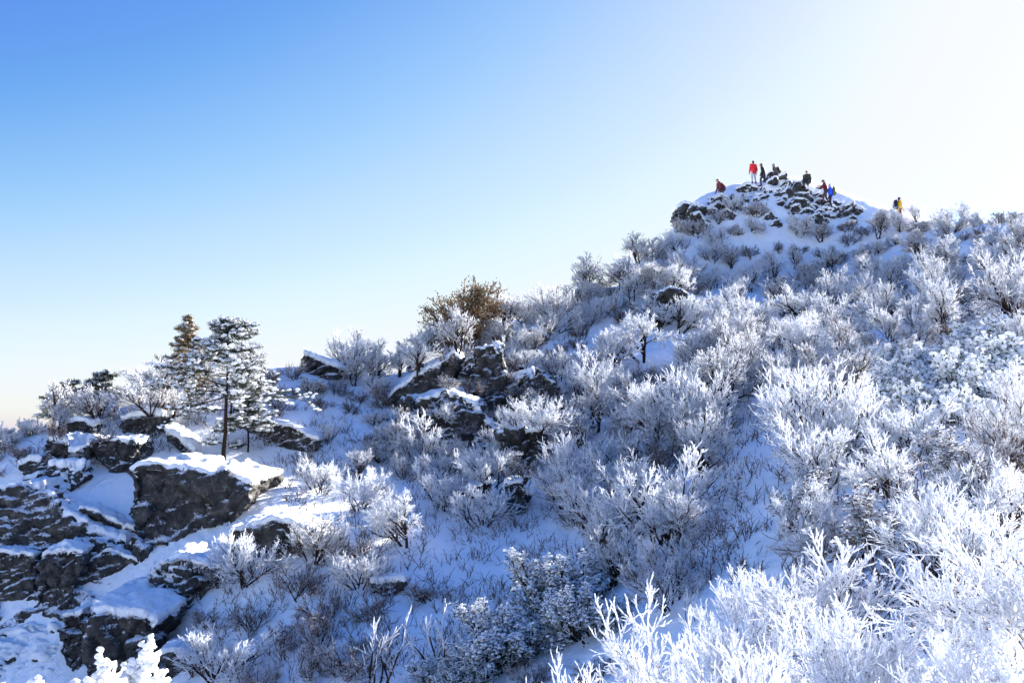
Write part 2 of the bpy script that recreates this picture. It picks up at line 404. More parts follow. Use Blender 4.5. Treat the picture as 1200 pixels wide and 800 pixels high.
BIG = [(0., .25), (.25, .6), (.75, 1.), (1., 1.), (1., 1.)]
ST = dict(
 broom=dict(stems=7, h=2.6, spread=.45, l0=.52, w0=.2, wander=.2, lv=[(6, .3, .55, .58, 5), (6, .25, .6, .52, 4), (6, .25, .65, .52, 3)], r=[.036, .018, .013, .0115], frost=BIG, up=.10),
 fan=dict(stems=7, h=2.2, spread=.8, l0=.58, w0=.2, wander=.2, lv=[(6, .3, .55, .6, 5), (6, .2, .65, .52, 4), (6, .2, .65, .52, 3)], r=[.034, .018, .013, .0115], frost=BIG, up=.12),
 dome=dict(stems=9, h=1.5, spread=1.0, l0=.6, lv=[(6, .3, .6, .55, 4), (7, .25, .65, .5, 3), (6, .2, .7, .5, 3)], r=[.03, .018, .014, .012], frost=BIG, up=.10, blob=(.036, .6)),
 tree=dict(stems=3, h=2.8, spread=.35, clump=.06, l0=.5, w0=.12, lv=[(6, .35, .75, .62, 5), (6, .25, .6, .55, 4), (5, .25, .6, .5, 3), (4, .3, .6, .5, 3)], r=[.06, .028, .016, .013, .0115], frost=[(0, .2), (.2, .6), (.6, .9), (.9, 1), (1, 1)], up=.06, stemlv=2),
 clot=dict(stems=8, h=1.5, spread=.9, l0=.6, lv=[(6, .3, .6, .5, 4), (7, .3, .7, .45, 3)], r=[.035, .022, .02], frost=[(.2, .5), (.6, .8), (.8, 1)], up=.08, blob=(.075, 1.0), leaf=(3, .045, .08)),
 bare=dict(stems=8, h=1.3, spread=.8, l0=.6, lv=[(5, .3, .6, .6, 4), (6, .2, .65, .55, 4), (5, .2, .7, .5, 3)], r=[.024, .013, .008, .006], frost=[(.1, .3), (.3, .5), (.5, .6), (.6, .7)], up=.04, lump=.1),
 dry=dict(stems=6, h=1.5, spread=.45, clump=.08, l0=.55, lv=[(6, .3, .6, .6, 4), (6, .2, .65, .55, 4), (5, .2, .7, .5, 3)], r=[.03, .014, .009, .007], frost=[(0, .1), (.1, .2), (.2, .5), (.4, .6)], up=.06, lump=.1, leaf=(5, .02, .05), leafmat=NEEDLE_B),
 wisp=dict(stems=5, h=1.4, spread=.3, l0=.7, lv=[(4, .35, .45, .45, 4), (3, .3, .5, .45, 3)], r=[.022, .014, .011], frost=[(.3, .7), (.8, 1.), (1., 1.)], up=.10),
)
def inst_protos(key, cat, name, k, mS, mC, seed0):
    return [make_shrub(name, cat, ST[key], seed0 + i, mS, mC) for i in range(k)]
PROT = dict(
 broom=inst_protos('broom', 'shrub', 'frosted_shrub', 5, BARK, FROST, 10),
 fan=inst_protos('fan', 'shrub', 'frosted_shrub', 5, BARK, FROST, 20),
 dome=inst_protos('dome', 'shrub', 'frosted_shrub', 4, BARK, FROST, 30),
 tree=inst_protos('tree', 'tree', 'frosted_tree', 4, BARK, FROST, 40),
 clot=inst_protos('clot', 'shrub', 'evergreen_shrub', 3, BARK, LUMP, 50),
 bare=inst_protos('bare', 'shrub', 'bare_shrub', 4, BARK, BARE, 60),
 baretree=inst_protos('tree', 'tree', 'bare_tree', 3, BARK, BARE, 70),
 dry=inst_protos('dry', 'shrub', 'brown_shrub', 3, DRYTW, DRYTW, 80),
 wisp=inst_protos('wisp', 'shrub', 'frosted_sapling', 3, BARK, FROST, 90),
)
USED = set()
def place(kind, p, scale, label, group=None, rz=None, rg=random, sq=1.0):
    pr = rg.choice(PROT[kind])
    c = copy_thing(pr, label, (p[0], p[1], p[2]), rg.uniform(0, 6.28) if rz is None else rz, (scale * rg.uniform(.8, 1.25), scale * rg.uniform(.8, 1.25), scale * sq * rg.uniform(.75, 1.25)), group)
    c.rotation_euler = (rg.uniform(-.16, .16), rg.uniform(-.16, .16), c.rotation_euler.z)
    return c
# ------------------------------------------------------------------ rocks
CUTS = []   # footprints where no shrub is put
def finish_rock(name, bm, label, group=None, voxel=0.08, snow=0.16, seed=0, rough=1.0, cap_lo=0.42, loc=None, prt=None):
    me = bpy.data.meshes.new('tmp'); bm.to_mesh(me); bm.free()
    o = bpy.data.objects.new('tmp', me); COL.objects.link(o)
    md = o.modifiers.new('r', 'REMESH'); md.mode = 'VOXEL'; md.voxel_size = voxel; md.use_smooth_shade = True
    dg = bpy.context.evaluated_depsgraph_get(); ev = o.evaluated_get(dg)
    m2 = bpy.data.meshes.new_from_object(ev)
    bpy.data.objects.remove(o); bpy.data.meshes.remove(me)
    n_ = len(m2.vertices)
    V = np.empty(n_ * 3, np.float32); m2.vertices.foreach_get('co', V); V = V.reshape(-1, 3).astype(float)
    NR = np.empty(n_ * 3, np.float32); m2.vertices.foreach_get('normal', NR); NR = NR.reshape(-1, 3).astype(float)
    size = float(np.ptp(V, axis=0).max())
    a1 = min(0.24, size * 0.075) * rough; sc1 = 2.3 / min(max(size, 0.8), 4.5)
    disp = np.empty(n_); wn = np.empty(n_)
    off = Vector((seed * 7.13, seed * 3.7, seed * 1.9))
    for i in range(n_):
        v = Vector(V[i]) + off
        wv = v + noise.noise_vector(v * 0.8) * 0.5
        tx = wv.x * .9 + wv.z * .42 + wv.y * .1; tz = wv.z * .9 - wv.x * .42
        dd, pp = noise.voronoi(Vector((tx * sc1 * 1.5, wv.y * sc1 * 1.6, tz * sc1 * 2.3)))
        cell = noise.cell(pp[0] * 7.7)
        e = dd[1] - dd[0]
        d2, p2 = noise.voronoi(Vector((tx * 3.1 + 4, wv.y * 3.1, tz * 4.3))); cell += .28 * (noise.cell(p2[0] * 5.3) - .5) - .35 * max(0, 1 - (d2[1] - d2[0]) / .12)
        ck = -0.5 * max(0, 1 - e / 0.09)
        disp[i] = a1 * (cell * 0.9 - 0.45 + ck) + a1 * 0.30 * noise.fractal(v * 2.2, 0.9, 2.1, 4) + min(.05, a1 * .4) * noise.turbulence(v * 5.0, 3, True)
        wn[i] = noise.fractal(v * 1.1, 0.8, 2.0, 4)
    VB = V + NR * disp[:, None] * 0.45
    V = V + NR * disp[:, None]
    m2.vertices.foreach_set('co', V.astype(np.float32).ravel()); m2.update()
    c = V.mean(0)
    o_loc = Vector((c[0], c[1], V[:, 2].min()))
    # snow lying on it
    N2 = np.empty(n_ * 3, np.float32); m2.vertices.foreach_get('normal', N2); N2 = N2.reshape(-1, 3)
    nz = 0.8 * NR[:, 2] + 0.2 * N2[:, 2]
    wgt = sstep(cap_lo - 0.06, cap_lo + 0.30, nz + 0.22 * wn)
    CV = VB + np.stack([NR[:, 0] * .35, NR[:, 1] * .35, np.abs(NR[:, 2]) * .6 + .4], 1) * (wgt * snow * (1 + .35 * wn))[:, None] - NR * ((1 - wgt) * voxel * 1.1 + (1 - wgt) ** 2 * a1 * 0.3)[:, None] 
    np_ = len(m2.polygons); lt = np.empty(np_, np.int32); m2.polygons.foreach_get('loop_total', lt)
    lv_ = np.empty(len(m2.loops), np.int32); m2.loops.foreach_get('vertex_index', lv_)
    root = thing(name, label, 'rock', o_loc, 0, group)
    V0 = V - np.array(o_loc)
    m2.vertices.foreach_set('co', V0.astype(np.float32).ravel()); m2.update()
    m2.name = name
    ro = obj('rock_body', m2, ROCK, root)
    if (lt == 4).all():
        q = lv_.reshape(-1, 4); keep = wgt[q].max(1) > 0.02
        q = q[keep]
        if len(q) > 20:
            us, inv = np.unique(q, return_inverse=True)
            cm = mesh_np(name + '_snow', CV[us] - np.array(o_loc), [inv.reshape(-1, 4)])
            obj('snow_cap', cm, CAP, root)
    return root
def rock_poly(poly, label, group=None, depth=None, dY=0.0, lean=0.14, rise=0.07, shrink=0.9, snow=0.10, seed=0, name='boulder', rough=1.0, Y=None, cap_lo=0.42, cut=1):
    """a block whose near face has the outline seen, standing where it meets the slope, with depth going back into it"""
    px = np.array([p[0] for p in poly], float); py = np.array([p[1] for p in poly], float)
    if Y is None:
        h = hit(px.mean(), py.max() - 0.12 * np.ptp(py))
        Y = h[1] if h is not None else ground_at(px.mean(), 74)[1]
    Y += dY
    z1 = at(px.mean(), py.min(), Y)[2]; z0 = at(px.mean(), py.max(), Y)[2]; hgt = z1 - z0
    wid = np.ptp(px) / F * Y
    dep = depth or max(hgt * 1.3, wid * 0.6, 0.6)
    bm = bmesh.new(); fr = []; bk = []
    P = []
    for x, y in poly:
        p0 = at(x, y, Y); yy = Y + lean * max(0, (p0[2] - z0)) 
        P.append(at(x, y, yy))
    P = np.array(P); c = P.mean(0)
    rg = np.random.RandomState(seed + 5)
    for p in P: fr.append(bm.verts.new(p))
    mid = []
    for p in P:
        q = c + (p - c) * 1.03; q = q + np.array([rg.normal(0, .05 * wid), dep * .5, dep * .5 * rise * 0.6]); mid.append(bm.verts.new(q))
    for p in P:
        q = c + (p - c) * shrink; q = q + np.array([rg.normal(0, .06 * wid), dep, dep * rise]); bk.append(bm.verts.new(q))
    bm.faces.new(fr); bm.faces.new(bk[::-1])
    n_ = len(fr)
    for i in range(n_):
        j = (i + 1) % n_
        bm.faces.new([fr[i], mid[i], mid[j], fr[j]]); bm.faces.new([mid[i], bk[i], bk[j], mid[j]])
    bmesh.ops.recalc_face_normals(bm, faces=bm.faces[:])
    bmesh.ops.triangulate(bm, faces=bm.faces[:])
    vox = min(0.10, max(0.035, max(wid, hgt) / 42))
    if cut: CUTS.append((float(c[0]), float(Y + dep * .35), max(wid, dep) * .42))
    return finish_rock(name, bm, label, group, vox, snow, seed, rough, cap_lo)
ROCKS = [
 ([(878,240),(888,220),(898,213),(907,206),(921,208),(932,219),(943,230),(950,244)], 'main craggy rock mass under the topmost hikers', dict(rough=1.9, cap_lo=.34, lean=.5, cut=0, snow=.1, depth=2.5)),
 ([(832,256),(842,238),(856,231),(872,227),(882,244)], 'snow-plastered crag under the crouching hiker', dict(rough=1.9, cap_lo=.25, lean=.5, cut=0, snow=.1, depth=2.0)),
 ([(950,258),(960,243),(975,240),(992,243),(1004,254),(1008,262)], 'snow-plastered crag under the hikers in red and blue', dict(rough=1.9, cap_lo=.3, lean=.5, cut=0, snow=.1, depth=2.0)),
 ([(-25,578),(20,566),(48,566),(76,600),(150,626),(176,650),(262,662),(258,700),(205,725),(192,770),(192,850),(-25,850)], 'broken dark cliff showing in the gaps behind all the left boulders', dict(lean=.62, Y=26.5, rough=1.25, cap_lo=.62, snow=.09, cut=0)),
 ([(52,512),(110,520),(100,552),(84,580),(48,598),(36,580),(48,545)], 'dark joint rock showing between the slabs of the left stack', dict(lean=.3, dY=.5, rough=1.4, cap_lo=.6, cut=0)),
 ([(147,552),(160,545),(174,543),(207,546),(235,552),(252,557),(260,549),(280,560),(298,566),(293,590),(272,620),(262,648),(220,645),(158,640),(146,595)], 'largest dark boulder face directly below the tall snowy conifer', dict(lean=.16)),
 ([(266,620),(290,616),(320,608),(337,610),(360,618),(380,626),(377,634),(352,646),(300,661),(263,669),(262,640)], 'dark wedge shaped boulder pointing right below the conifer boulder', dict(lean=.1)),
 ([(74,594),(98,597),(120,602),(152,616),(175,622),(178,641),(140,645),(95,640),(72,628)], 'dark flat-fronted boulder under the smooth snow ramp, left of the largest boulder', dict(lean=.1)),
 ([(62,508),(66,500),(90,493),(112,499),(111,516),(84,520)], 'rounded grey boulder topping the stacked slabs at the left edge', dict(snow=.2)),
 ([(54,520),(78,517),(101,522),(100,543),(84,538),(60,534)], 'grey slab squeezed under the rounded topmost boulder at left', dict()),
 ([(58,546),(98,546),(100,560),(80,577),(46,594),(40,580)], 'snow-topped tilted slab with a dark underside in the left stack', dict(snow=.22, lean=.5)),
 ([(108,522),(130,515),(160,516),(156,540),(150,562),(135,562),(108,538)], 'dark broken ledge behind the smooth snow ramp', dict(cap_lo=.6)),
 ([(138,492),(152,486),(175,484),(190,488),(189,508),(172,514),(146,518)], 'brownish boulder with dry grass on the left crest', dict(snow=.2)),
 ([(191,504),(207,511),(230,530),(226,536),(208,528),(194,518)], 'narrow dark slab slanting down right, left of the conifer trunk', dict(snow=.22)),
 ([(20,545),(34,538),(48,540),(48,560),(30,562)], 'small snow-capped block left of the stacked slabs', dict(snow=.2)),
 ([(24,562),(46,556),(52,580),(40,590),(28,580)], 'small dark block beneath the small snow-capped block at left', dict()),
 ([(-14,600),(28,600),(40,622),(30,640),(-14,642)], 'brown mossy boulder at the left edge above the joined faces', dict()),
 ([(-14,645),(22,647),(41,650),(41,711),(-14,713)], 'squarish dark rock face cut off by the left edge', dict(lean=.08)),
 ([(44,650),(72,640),(97,648),(95,666),(84,696),(70,726),(38,712)], 'dark rock face right of the vertical crack near left edge', dict(lean=.08)),
 ([(-14,745),(30,732),(60,738),(88,768),(94,802),(60,830),(-14,830)], 'snow-draped rock shelf filling the bottom left corner', dict(lean=.7, snow=.2)),
 ([(99,714),(126,712),(167,719),(189,729),(181,748),(173,772),(176,840),(96,840)], 'tall dark block with a snowy roof behind the white bottom-left bush', dict(lean=.05, snow=.2)),
 ([(71,722),(97,716),(98,764),(92,800),(72,790),(69,746)], 'narrow dark pillar left of the snow-roofed block', dict(lean=.05)),
 ([(101,660),(126,644),(167,659),(169,672),(135,680),(99,676)], 'low dark boulder poking from snow above the snow-roofed block', dict()),
 ([(142,687),(155,694),(168,703),(167,708),(152,703)], 'thin dark fin of rock in the snow roof', dict(snow=.1)),
 ([(170,680),(184,660),(205,652),(240,655),(268,668),(262,690),(243,706),(230,729),(205,716),(186,700)], 'patchy snow-speckled rubble rock below the largest boulder', dict(cap_lo=.30, rough=1.5)),
 ([(184,766),(205,760),(220,772),(218,792),(190,800)], 'small dark rubble rock right of the white bottom-left bush', dict()),
 ([(78,636),(98,633),(119,638),(110,648),(80,646)], 'flat dark slab wedged under the flat-fronted boulder', dict(snow=.1)),
 ([(440,478),(462,456),(483,440),(515,425),(531,411),(541,420),(532,450),(524,476),(490,498),(443,497)], 'dark overhanging cliff with a snowy lip left of centre', dict(lean=-.05, dY=.3, cut=0)),
 ([(535,428),(560,408),(592,402),(602,438),(622,468),(592,508),(548,516),(520,485)], 'broad broken cliff face in the centre behind frosted shrubs', dict(lean=.35, rough=1.5, cap_lo=.66, snow=.06, dY=.3, cut=0, rise=.03)),
 ([(602,440),(628,430),(652,448),(662,474),(650,502),(618,492)], 'craggy dark rock descending from the right end of the broad cliff face', dict(rough=1.4, lean=.25, cut=0, dY=.1, cap_lo=.65, snow=.06)),
 ([(584,508),(612,500),(640,504),(634,556),(604,578),(582,548)], 'shadowed dark rock under the long curving ledge', dict(rough=1.4, lean=.25, cut=0, dY=.1, cap_lo=.65, snow=.06)),
 ([(470,470),(520,452),(560,470),(600,500),(606,530),(560,548),(500,520)], 'shadowed craggy rock below the broad cliff face, mostly behind twigs', dict(rough=1.5, lean=.4, cut=0, dY=.1, cap_lo=.7, snow=.05)),
 ([(600,428),(615,429),(624,446),(608,452)], 'small dark rock right of the central cliff', dict()),
 ([(640,458),(667,459),(664,473),(646,474)], 'dark rock knob at the right end of the central cliff', dict()),
 ([(613,388),(628,384),(644,394),(640,404),(620,402)], 'dark rock near the crest above the central cliff', dict()),
 ([(548,526),(600,514),(616,494),(650,480),(647,505),(628,522),(612,536),(580,537)], 'long dark ledge curving under the central cliff', dict(cap_lo=.5)),
 ([(565,542),(577,538),(589,541),(588,553),(572,554)], 'small dark rock between two ledges below the central cliff', dict()),
 ([(540,576),(575,566),(578,592),(550,598)], 'left of the two lowest dark rocks below the central cliff', dict()),
 ([(594,566),(612,564),(620,580),(617,610),(600,608),(580,596)], 'right of the two lowest dark rocks below the central cliff', dict()),
 ([(298,492),(340,500),(376,515),(374,531),(330,529),(300,521)], 'dark rocky shelf on the slope right of the conifer', dict(cap_lo=.5)),
 ([(349,430),(356,414),(372,421),(395,428),(407,435),(396,442),(354,447)], 'snow-topped rock beak on the skyline right of the conifer', dict(snow=.18, depth=1.2, lean=-.1)),
 ([(432,683),(452,680),(480,680),(472,691),(451,701),(436,696)], 'lone brown rock poking from the lower snow slope', dict(snow=.12)),
 ([(768,345),(790,336),(816,350),(808,370),(786,386),(768,382)], 'dark rock standing in for the shaded gap under the frosted trees below the summit', dict(cap_lo=.7, snow=.08, lean=0, cut=0)),  # dark body put in for the shade in the gap below the trees
 ([(788,258),(792,244),(802,238),(813,240),(812,256),(800,262)], 'ribbed rock tooth at the left foot of the summit', dict(snow=.2)),
 ([(810,252),(820,248),(832,262),(829,280),(812,277)], 'dark rock under the ribbed tooth left of summit', dict()),
 ([(897,214),(902,203),(911,200),(914,212),(908,220)], 'topmost summit rock with a hiker resting on it', dict(snow=.12)),
 ([(909,209),(922,204),(928,212),(926,223),(914,222)], 'upright summit rock just right of the topmost one', dict(snow=.15)),
 ([(916,222),(938,219),(943,226),(932,231),(920,230)], 'low summit rock between the resting hiker and the seated one', dict()),
 ([(923,243),(930,231),(943,232),(957,245),(951,251),(936,248)], 'largest dark summit rock in the middle of the snowy cone', dict()),
 ([(949,254),(962,249),(973,261),(972,267),(957,262)], 'dark summit rock slanting right below the largest one', dict()),
 ([(928,254),(946,259),(942,266),(931,263)], 'lowest dark summit rock above the frosted hedge', dict()),
 ([(990,250),(1004,240),(1015,248),(1010,252)], 'dark-tipped rock at the right foot of the summit', dict(snow=.15)),
 ([(970,244),(977,235),(992,239),(992,246)], 'snowy rock the two hikers in red and blue stand behind', dict(snow=.15)),
 ([(902,264),(914,256),(918,265),(908,270)], 'dark rock at the base of the summit cone, left part', dict()),
 ([(910,238),(919,235),(919,242),(913,244)], 'tiny dark rock on the smooth snow of the summit', dict(snow=.08)),
 ([(800,264),(807,246),(816,238),(826,243),(831,262)], 'pointed snowy rock on the left shoulder of the summit', dict(snow=.16, rough=1.5, cut=0)),
 ([(828,250),(834,232),(846,227),(856,233),(860,250)], 'broken rime-crusted rock left below the crouching hiker', dict(snow=.14, rough=1.6, cap_lo=.3, cut=0)),
 ([(925,232),(931,213),(941,212),(951,222),(954,236)], 'jagged rock on the summit outline left of the seated olive hiker', dict(snow=.1, rough=1.6, cut=0)),
 ([(955,246),(960,229),(968,226),(966,246)], 'upright thin rock left of the hiker in maroon', dict(snow=.1, rough=1.4, cut=0)),
 ([(984,256),(988,241),(1000,236),(1008,243),(1016,256)], 'rough rock lump on the right end of the summit outline', dict(snow=.14, rough=1.6, cut=0)),
 ([(862,222),(876,216),(890,220),(888,230),(866,230)], 'frosted rock hump between the crouching hiker and red jacket', dict(snow=.2, cap_lo=.3)),
 ([(952,228),(962,225),(966,234),(955,238)], 'small frosted rock left of the hikers in red and blue', dict(snow=.15)),
]
for k, (poly, lab, kw) in enumerate(ROCKS):
    rock_poly(poly, lab, seed=k + 1, **kw)
_r = random.Random(5)
for k in range(22):     # small broken rocks strewn over the summit cone
    x = _r.uniform(815, 1005); top = np.interp(x, [800, 850, 885, 912, 945, 975, 1010], [258, 236, 223, 212, 229, 243, 255])
    y = top + 4 + _r.random() ** 1.3 * (266 - top) * .8; w_ = _r.uniform(4, 12); h_ = w_ * _r.uniform(.5, 1.1)
    rock_poly([(x - w_, y), (x - w_ * .6, y - h_ * _r.uniform(.4, 1)), (x + w_ * _r.uniform(-.2, .3), y - h_), (x + w_, y - h_ * _r.uniform(.1, .6)), (x + w_ * .5, y + h_ * .3)],
              'small half-buried dark rock among many strewn over the snowy summit cone', group='small rocks strewn over the summit cone', seed=200 + k, snow=.10, cut=0)
for k in range(16):     # small rocks breaking through the snow round the central cliff
    x = _r.uniform(440, 665); y = _r.uniform(430, 560); w_ = _r.uniform(5, 14); h_ = w_ * _r.uniform(.5, 1.1)
    rock_poly([(x - w_, y), (x - w_ * .6, y - h_ * _r.uniform(.4, 1)), (x + w_ * _r.uniform(-.2, .3), y - h_), (x + w_, y - h_ * _r.uniform(.1, .6)), (x + w_ * .5, y + h_ * .4)],
              'small dark rock breaking through the snow around the central cliff', group='small rocks around the central cliff', seed=300 + k, snow=.10, cut=0)
for k in range(20):     # rime-plastered humps that break the outline of the cone
    x = _r.uniform(800, 1000); top = np.interp(x, [800, 850, 885, 912, 945, 975, 1010], [256, 235, 222, 210, 227, 241, 254])
    y = top + _r.choice([1, 2, 3, 14, 24]); w_ = _r.uniform(5, 13); h_ = w_ * _r.uniform(.4, .8)
    rock_poly([(x - w_, y + 3), (x - w_ * .6, y - h_ * _r.uniform(.3, 1)), (x + w_ * _r.uniform(-.3, .3), y - h_), (x + w_, y - h_ * _r.uniform(.1, .6)), (x + w_ * .7, y + 3)],
              'rime-plastered hump of rock on the broken outline of the summit', group='rime-plastered rocks on the summit', seed=400 + k, snow=.12, cut=0, cap_lo=_r.choice([.05, .2, .35]), rough=1.6, Y=None if y > top + 10 else float(74.3 if 880 < x < 950 else 72.8))
from mathutils.bvhtree import BVHTree
_v, _f = [], []
for o in COL.objects:
    if o.type == 'MESH' and o.name.split('.')[0] in ('ground', 'rock_body', 'snow_cap'):
        off = o.parent.location if o.parent else Vector((0, 0, 0)); b0 = len(_v)
        _v.extend(v.co + off for v in o.data.vertices); _f.extend([b0 + i for i in p.vertices] for p in o.data.polygons)
BVH = BVHTree.FromPolygons(_v, _f); del _v, _f
def hitr(px, py):
    """like hit(), but on rocks and their snow too"""
    loc, nr, ix, d = BVH.ray_cast(Vector((0, 0, 0)), Vector(raydir(px, py)).normalized())
    return None if loc is None else np.array([loc.x, loc.y, loc.z])
# ------------------------------------------------------------------ plants
rg0 = random.Random(11)
PL = []
def inside(x, y, poly):
    c = False; n_ = len(poly)
    for i in range(n_):
        x1, y1 = poly[i]; x2, y2 = poly[(i + 1) % n_]
        if (y1 > y) != (y2 > y) and x < (x2 - x1) * (y - y1) / (y2 - y1) + x1: c = not c
    return c
CLEAR = [[(790,725),(788,620),(826,545),(850,465),(925,460),(935,560),(905,690),(860,730)],
         [(300,560),(345,540),(375,612),(290,612)], [(95,540),(140,548),(150,610),(78,590)],
         [(1030,690),(1115,690),(1120,780),(1040,780)], [(425,625),(520,612),(540,632),(610,610),(640,690),(560,712),(500,700),(435,715)],
         [(680,425),(790,372),(845,380),(830,420),(760,440),(720,455)], [(182,490),(240,495),(300,555),(240,560),(190,545)]]
def zone(poly, kinds, spacing, sr, label, group, cap=200, seed=0, cutr=1.0, sq=1.0, rocky=False):
    r = random.Random(seed * 31 + 7); xs = [p[0] for p in poly]; ys = [p[1] for p in poly]; n_ = 0; out = []
    for _ in range(1500):
        if n_ >= cap: break
        x = r.uniform(min(xs), max(xs)); y = r.uniform(min(ys), max(ys))
        if not inside(x, y, poly) or any(inside(x, y, c) for c in CLEAR): continue
        h = (hitr if rocky else hit)(x, y)
        if h is None: continue
        if any((h[0] - a) ** 2 + (h[1] - b) ** 2 < (spacing * s) ** 2 for a, b, s in PL): continue
        if any((h[0] - a) ** 2 + (h[1] - b) ** 2 < (rr * cutr) ** 2 for a, b, rr in CUTS): continue
        kd = r.choices([k for k, _ in kinds], [w_ for _, w_ in kinds])[0]
        PL.append((h[0], h[1], 1.0)); n_ += 1
        out.append(place(kd, h, r.uniform(*sr) * float(np.interp(h[1], [11, 24], [.62, 1])), label, group, rg=r, sq=sq))
    ZN.append((group, n_)); relabel(out, group); return out
ZN = []
ORD = ['leftmost', 'second from left', 'third from left', 'fourth from left', 'fifth from left', 'sixth from left', 'seventh from left', 'eighth from left', 'ninth from left', 'tenth from left',
       'eleventh from left', 'twelfth from left', 'thirteenth from left', 'fourteenth from left', 'fifteenth from left', 'sixteenth from left']
AREA = {'bare trees on the saddle left of the brown tree': 'saddle stand left of brown tree', 'bare trees around the conifers': 'stand around the conifers', 'frosted shrubs along the middle crest': 'middle crest', 'small shrubs on the left flank of the summit': "summit's left flank", 'frosted shrubs in the belt below the summit': 'belt below summit',
        'frosted shrubs on the right skyline': 'right skyline', 'frosted shrubs in the upper right thicket': 'upper right thicket', 'snow-clotted evergreen shrubs on the right slope': 'snow-clotted patch',
        'frosted shrubs in the lower right thicket': 'lower right thicket', 'frosted shrubs on the middle slope': 'shaded middle slope', 'frosted shrubs above the gully': 'stand at the head of the snowy gully',
        'shrubs clinging to the central cliff': 'central cliff growth', 'frosted shrubs under the central cliff': 'central cliff foot', 'dark shrubs near the lone brown rock': 'clump beside the lone brown rock',
        'shrubs on the left crest': 'left crest', 'brown-grey shrubs along the far left skyline': 'far left skyline', 'shrubs on the saddle right of the conifer': 'saddle right of conifer', 'shrubs between the conifer and the cliff': 'hollow behind the wedge boulder', 'dark leafless shrubs below the wedge boulder': 'snow below wedge boulder',
        'slim shrubs in the bottom snow': 'bottom snow left of centre', 'shrubs above the foreground': 'shade above the dazzling foreground', 'saplings behind the coral-like shrub': 'gap behind the coral-like shrub'}
def pix(l):
    dp = l[1] * math.cos(PITCH) - l[2] * math.sin(PITCH); u = l[1] * math.sin(PITCH) + l[2] * math.cos(PITCH)
    return 600 + F * l[0] / dp, 400 - F * u / dp
def relabel(out, group):
    """says which plant of its stand it is: row, part of the stand, count from the left"""
    n_ = len(out); q = [(o, *pix(o.location)) for o in out]
    rows = [('', q)]
    if n_ > 10:
        q.sort(key=lambda t: t[2]); nr = 2 if n_ <= 40 else 3; nm = [['upper', 'lower'], ['upper', 'middle', 'lower']][nr - 2]
        rows = [(nm[i] + ' ', q[i * n_ // nr:(i + 1) * n_ // nr]) for i in range(nr)]
    for rn, r_ in rows:
        r_ = sorted(r_, key=lambda t: t[1]); m = len(r_)
        nc = 1 if m <= 12 else 2 if m <= 24 else 3; cn = [[''], ['left ', 'right '], ['left ', 'centre ', 'right ']][nc - 1]
        for c_ in range(nc):
            cnt = {}
            for t in r_[c_ * m // nc:(c_ + 1) * m // nc]:
                pre = t[0].name.split('.')[0].replace('_', ' '); k = cnt.get(pre, 0); cnt[pre] = k + 1
                part = (rn + cn[c_]).strip()
                t[0]['label'] = f"{pre}, {ORD[k]} in the " + (f"{part} part of the " if part else '') + AREA[group]
def hero(kind, px, py=None, Y=None, scale=1.0, label='', group=None, rz=None, sq=1.0, seed=1, idx=None, sep=1.0):
    p = hit(px, py) if Y is None else ground_at(px, Y)
    PL.append((p[0], p[1], sep))
    pr = PROT[kind][idx] if idx is not None else random.Random(seed).choice(PROT[kind])
    return copy_thing(pr, label, tuple(p), rg0.uniform(0, 6.28) if rz is None else rz, (scale, scale, scale * sq), group)

# foreground corals of rime
FROST_L = frost_mat('snow_on_dark_twigs', cover=.45, upw=.6, transl=.3, bark=(.03, .03, .02), bark2=(.05, .045, .03))
ST['coral'] = dict(stems=6, h=1.55, spread=.75, l0=.52, lv=[(5, .3, .65, .62, 5), (5, .2, .6, .55, 5), (4, .15, .65, .52, 5), (3, .25, .65, .55, 4)],
                   r=[.015, .0095, .0075, .0066, .006], frost=[(.5, .8), (.9, 1), (1, 1), (1, 1), (1, 1)], up=.09, S=6, lump=.26, tip=.6, stemlv=1, w0=.1, wander=.1)
ST['corallean'] = dict(ST['coral'], lean=(-.7, -.1, 0), spread=.5, up=.02, stems=7)
ST['finger'] = dict(stems=5, h=1.5, spread=.6, l0=.6, lv=[(6, .3, .5, .6, 5), (5, .2, .55, .55, 5), (3, .2, .6, .5, 4)],
                    r=[.016, .011, .009, .008], frost=[(.5, .8), (.9, 1), (1, 1), (1, 1)], up=.08, S=6, lump=.25, tip=.6)
ST['neartree'] = dict(stems=2, h=1.9, spread=.3, clump=.04, l0=.42, w0=.1, lv=[(6, .4, .7, .7, 5), (6, .25, .6, .55, 5), (6, .2, .6, .5, 4), (3, .3, .6, .5, 3)],
                      r=[.035, .016, .010, .0085, .0075], frost=[(0, .12), (.3, .8), (.9, 1), (1, 1), (1, 1)], up=.04, S=5, lump=.2, stemlv=1)
ST['cauli'] = dict(stems=9, h=1.9, spread=.55, l0=.55, lv=[(6, .35, .6, .5, 4), (8, .3, .75, .42, 4), (7, .3, .8, .45, 3)], r=[.04, .026, .022, .020],
                   frost=[(.3, .6), (.8, 1), (1, 1), (1, 1)], up=.08, S=4, blob=(.036, 1.0))
ST['laden'] = dict(stems=10, h=1.7, spread=1.0, l0=.6, lv=[(7, .3, .6, .5, 4), (7, .3, .75, .5, 4), (6, .3, .8, .5, 3)], r=[.035, .02, .014, .012],
                   frost=[(0, .1), (.1, .3), (.3, .7), (.6, .9)], up=.07, S=4, blob=(.032, 1.0), topsnow=1, leaf=(1, .03, .06), leafmat=LEAF)
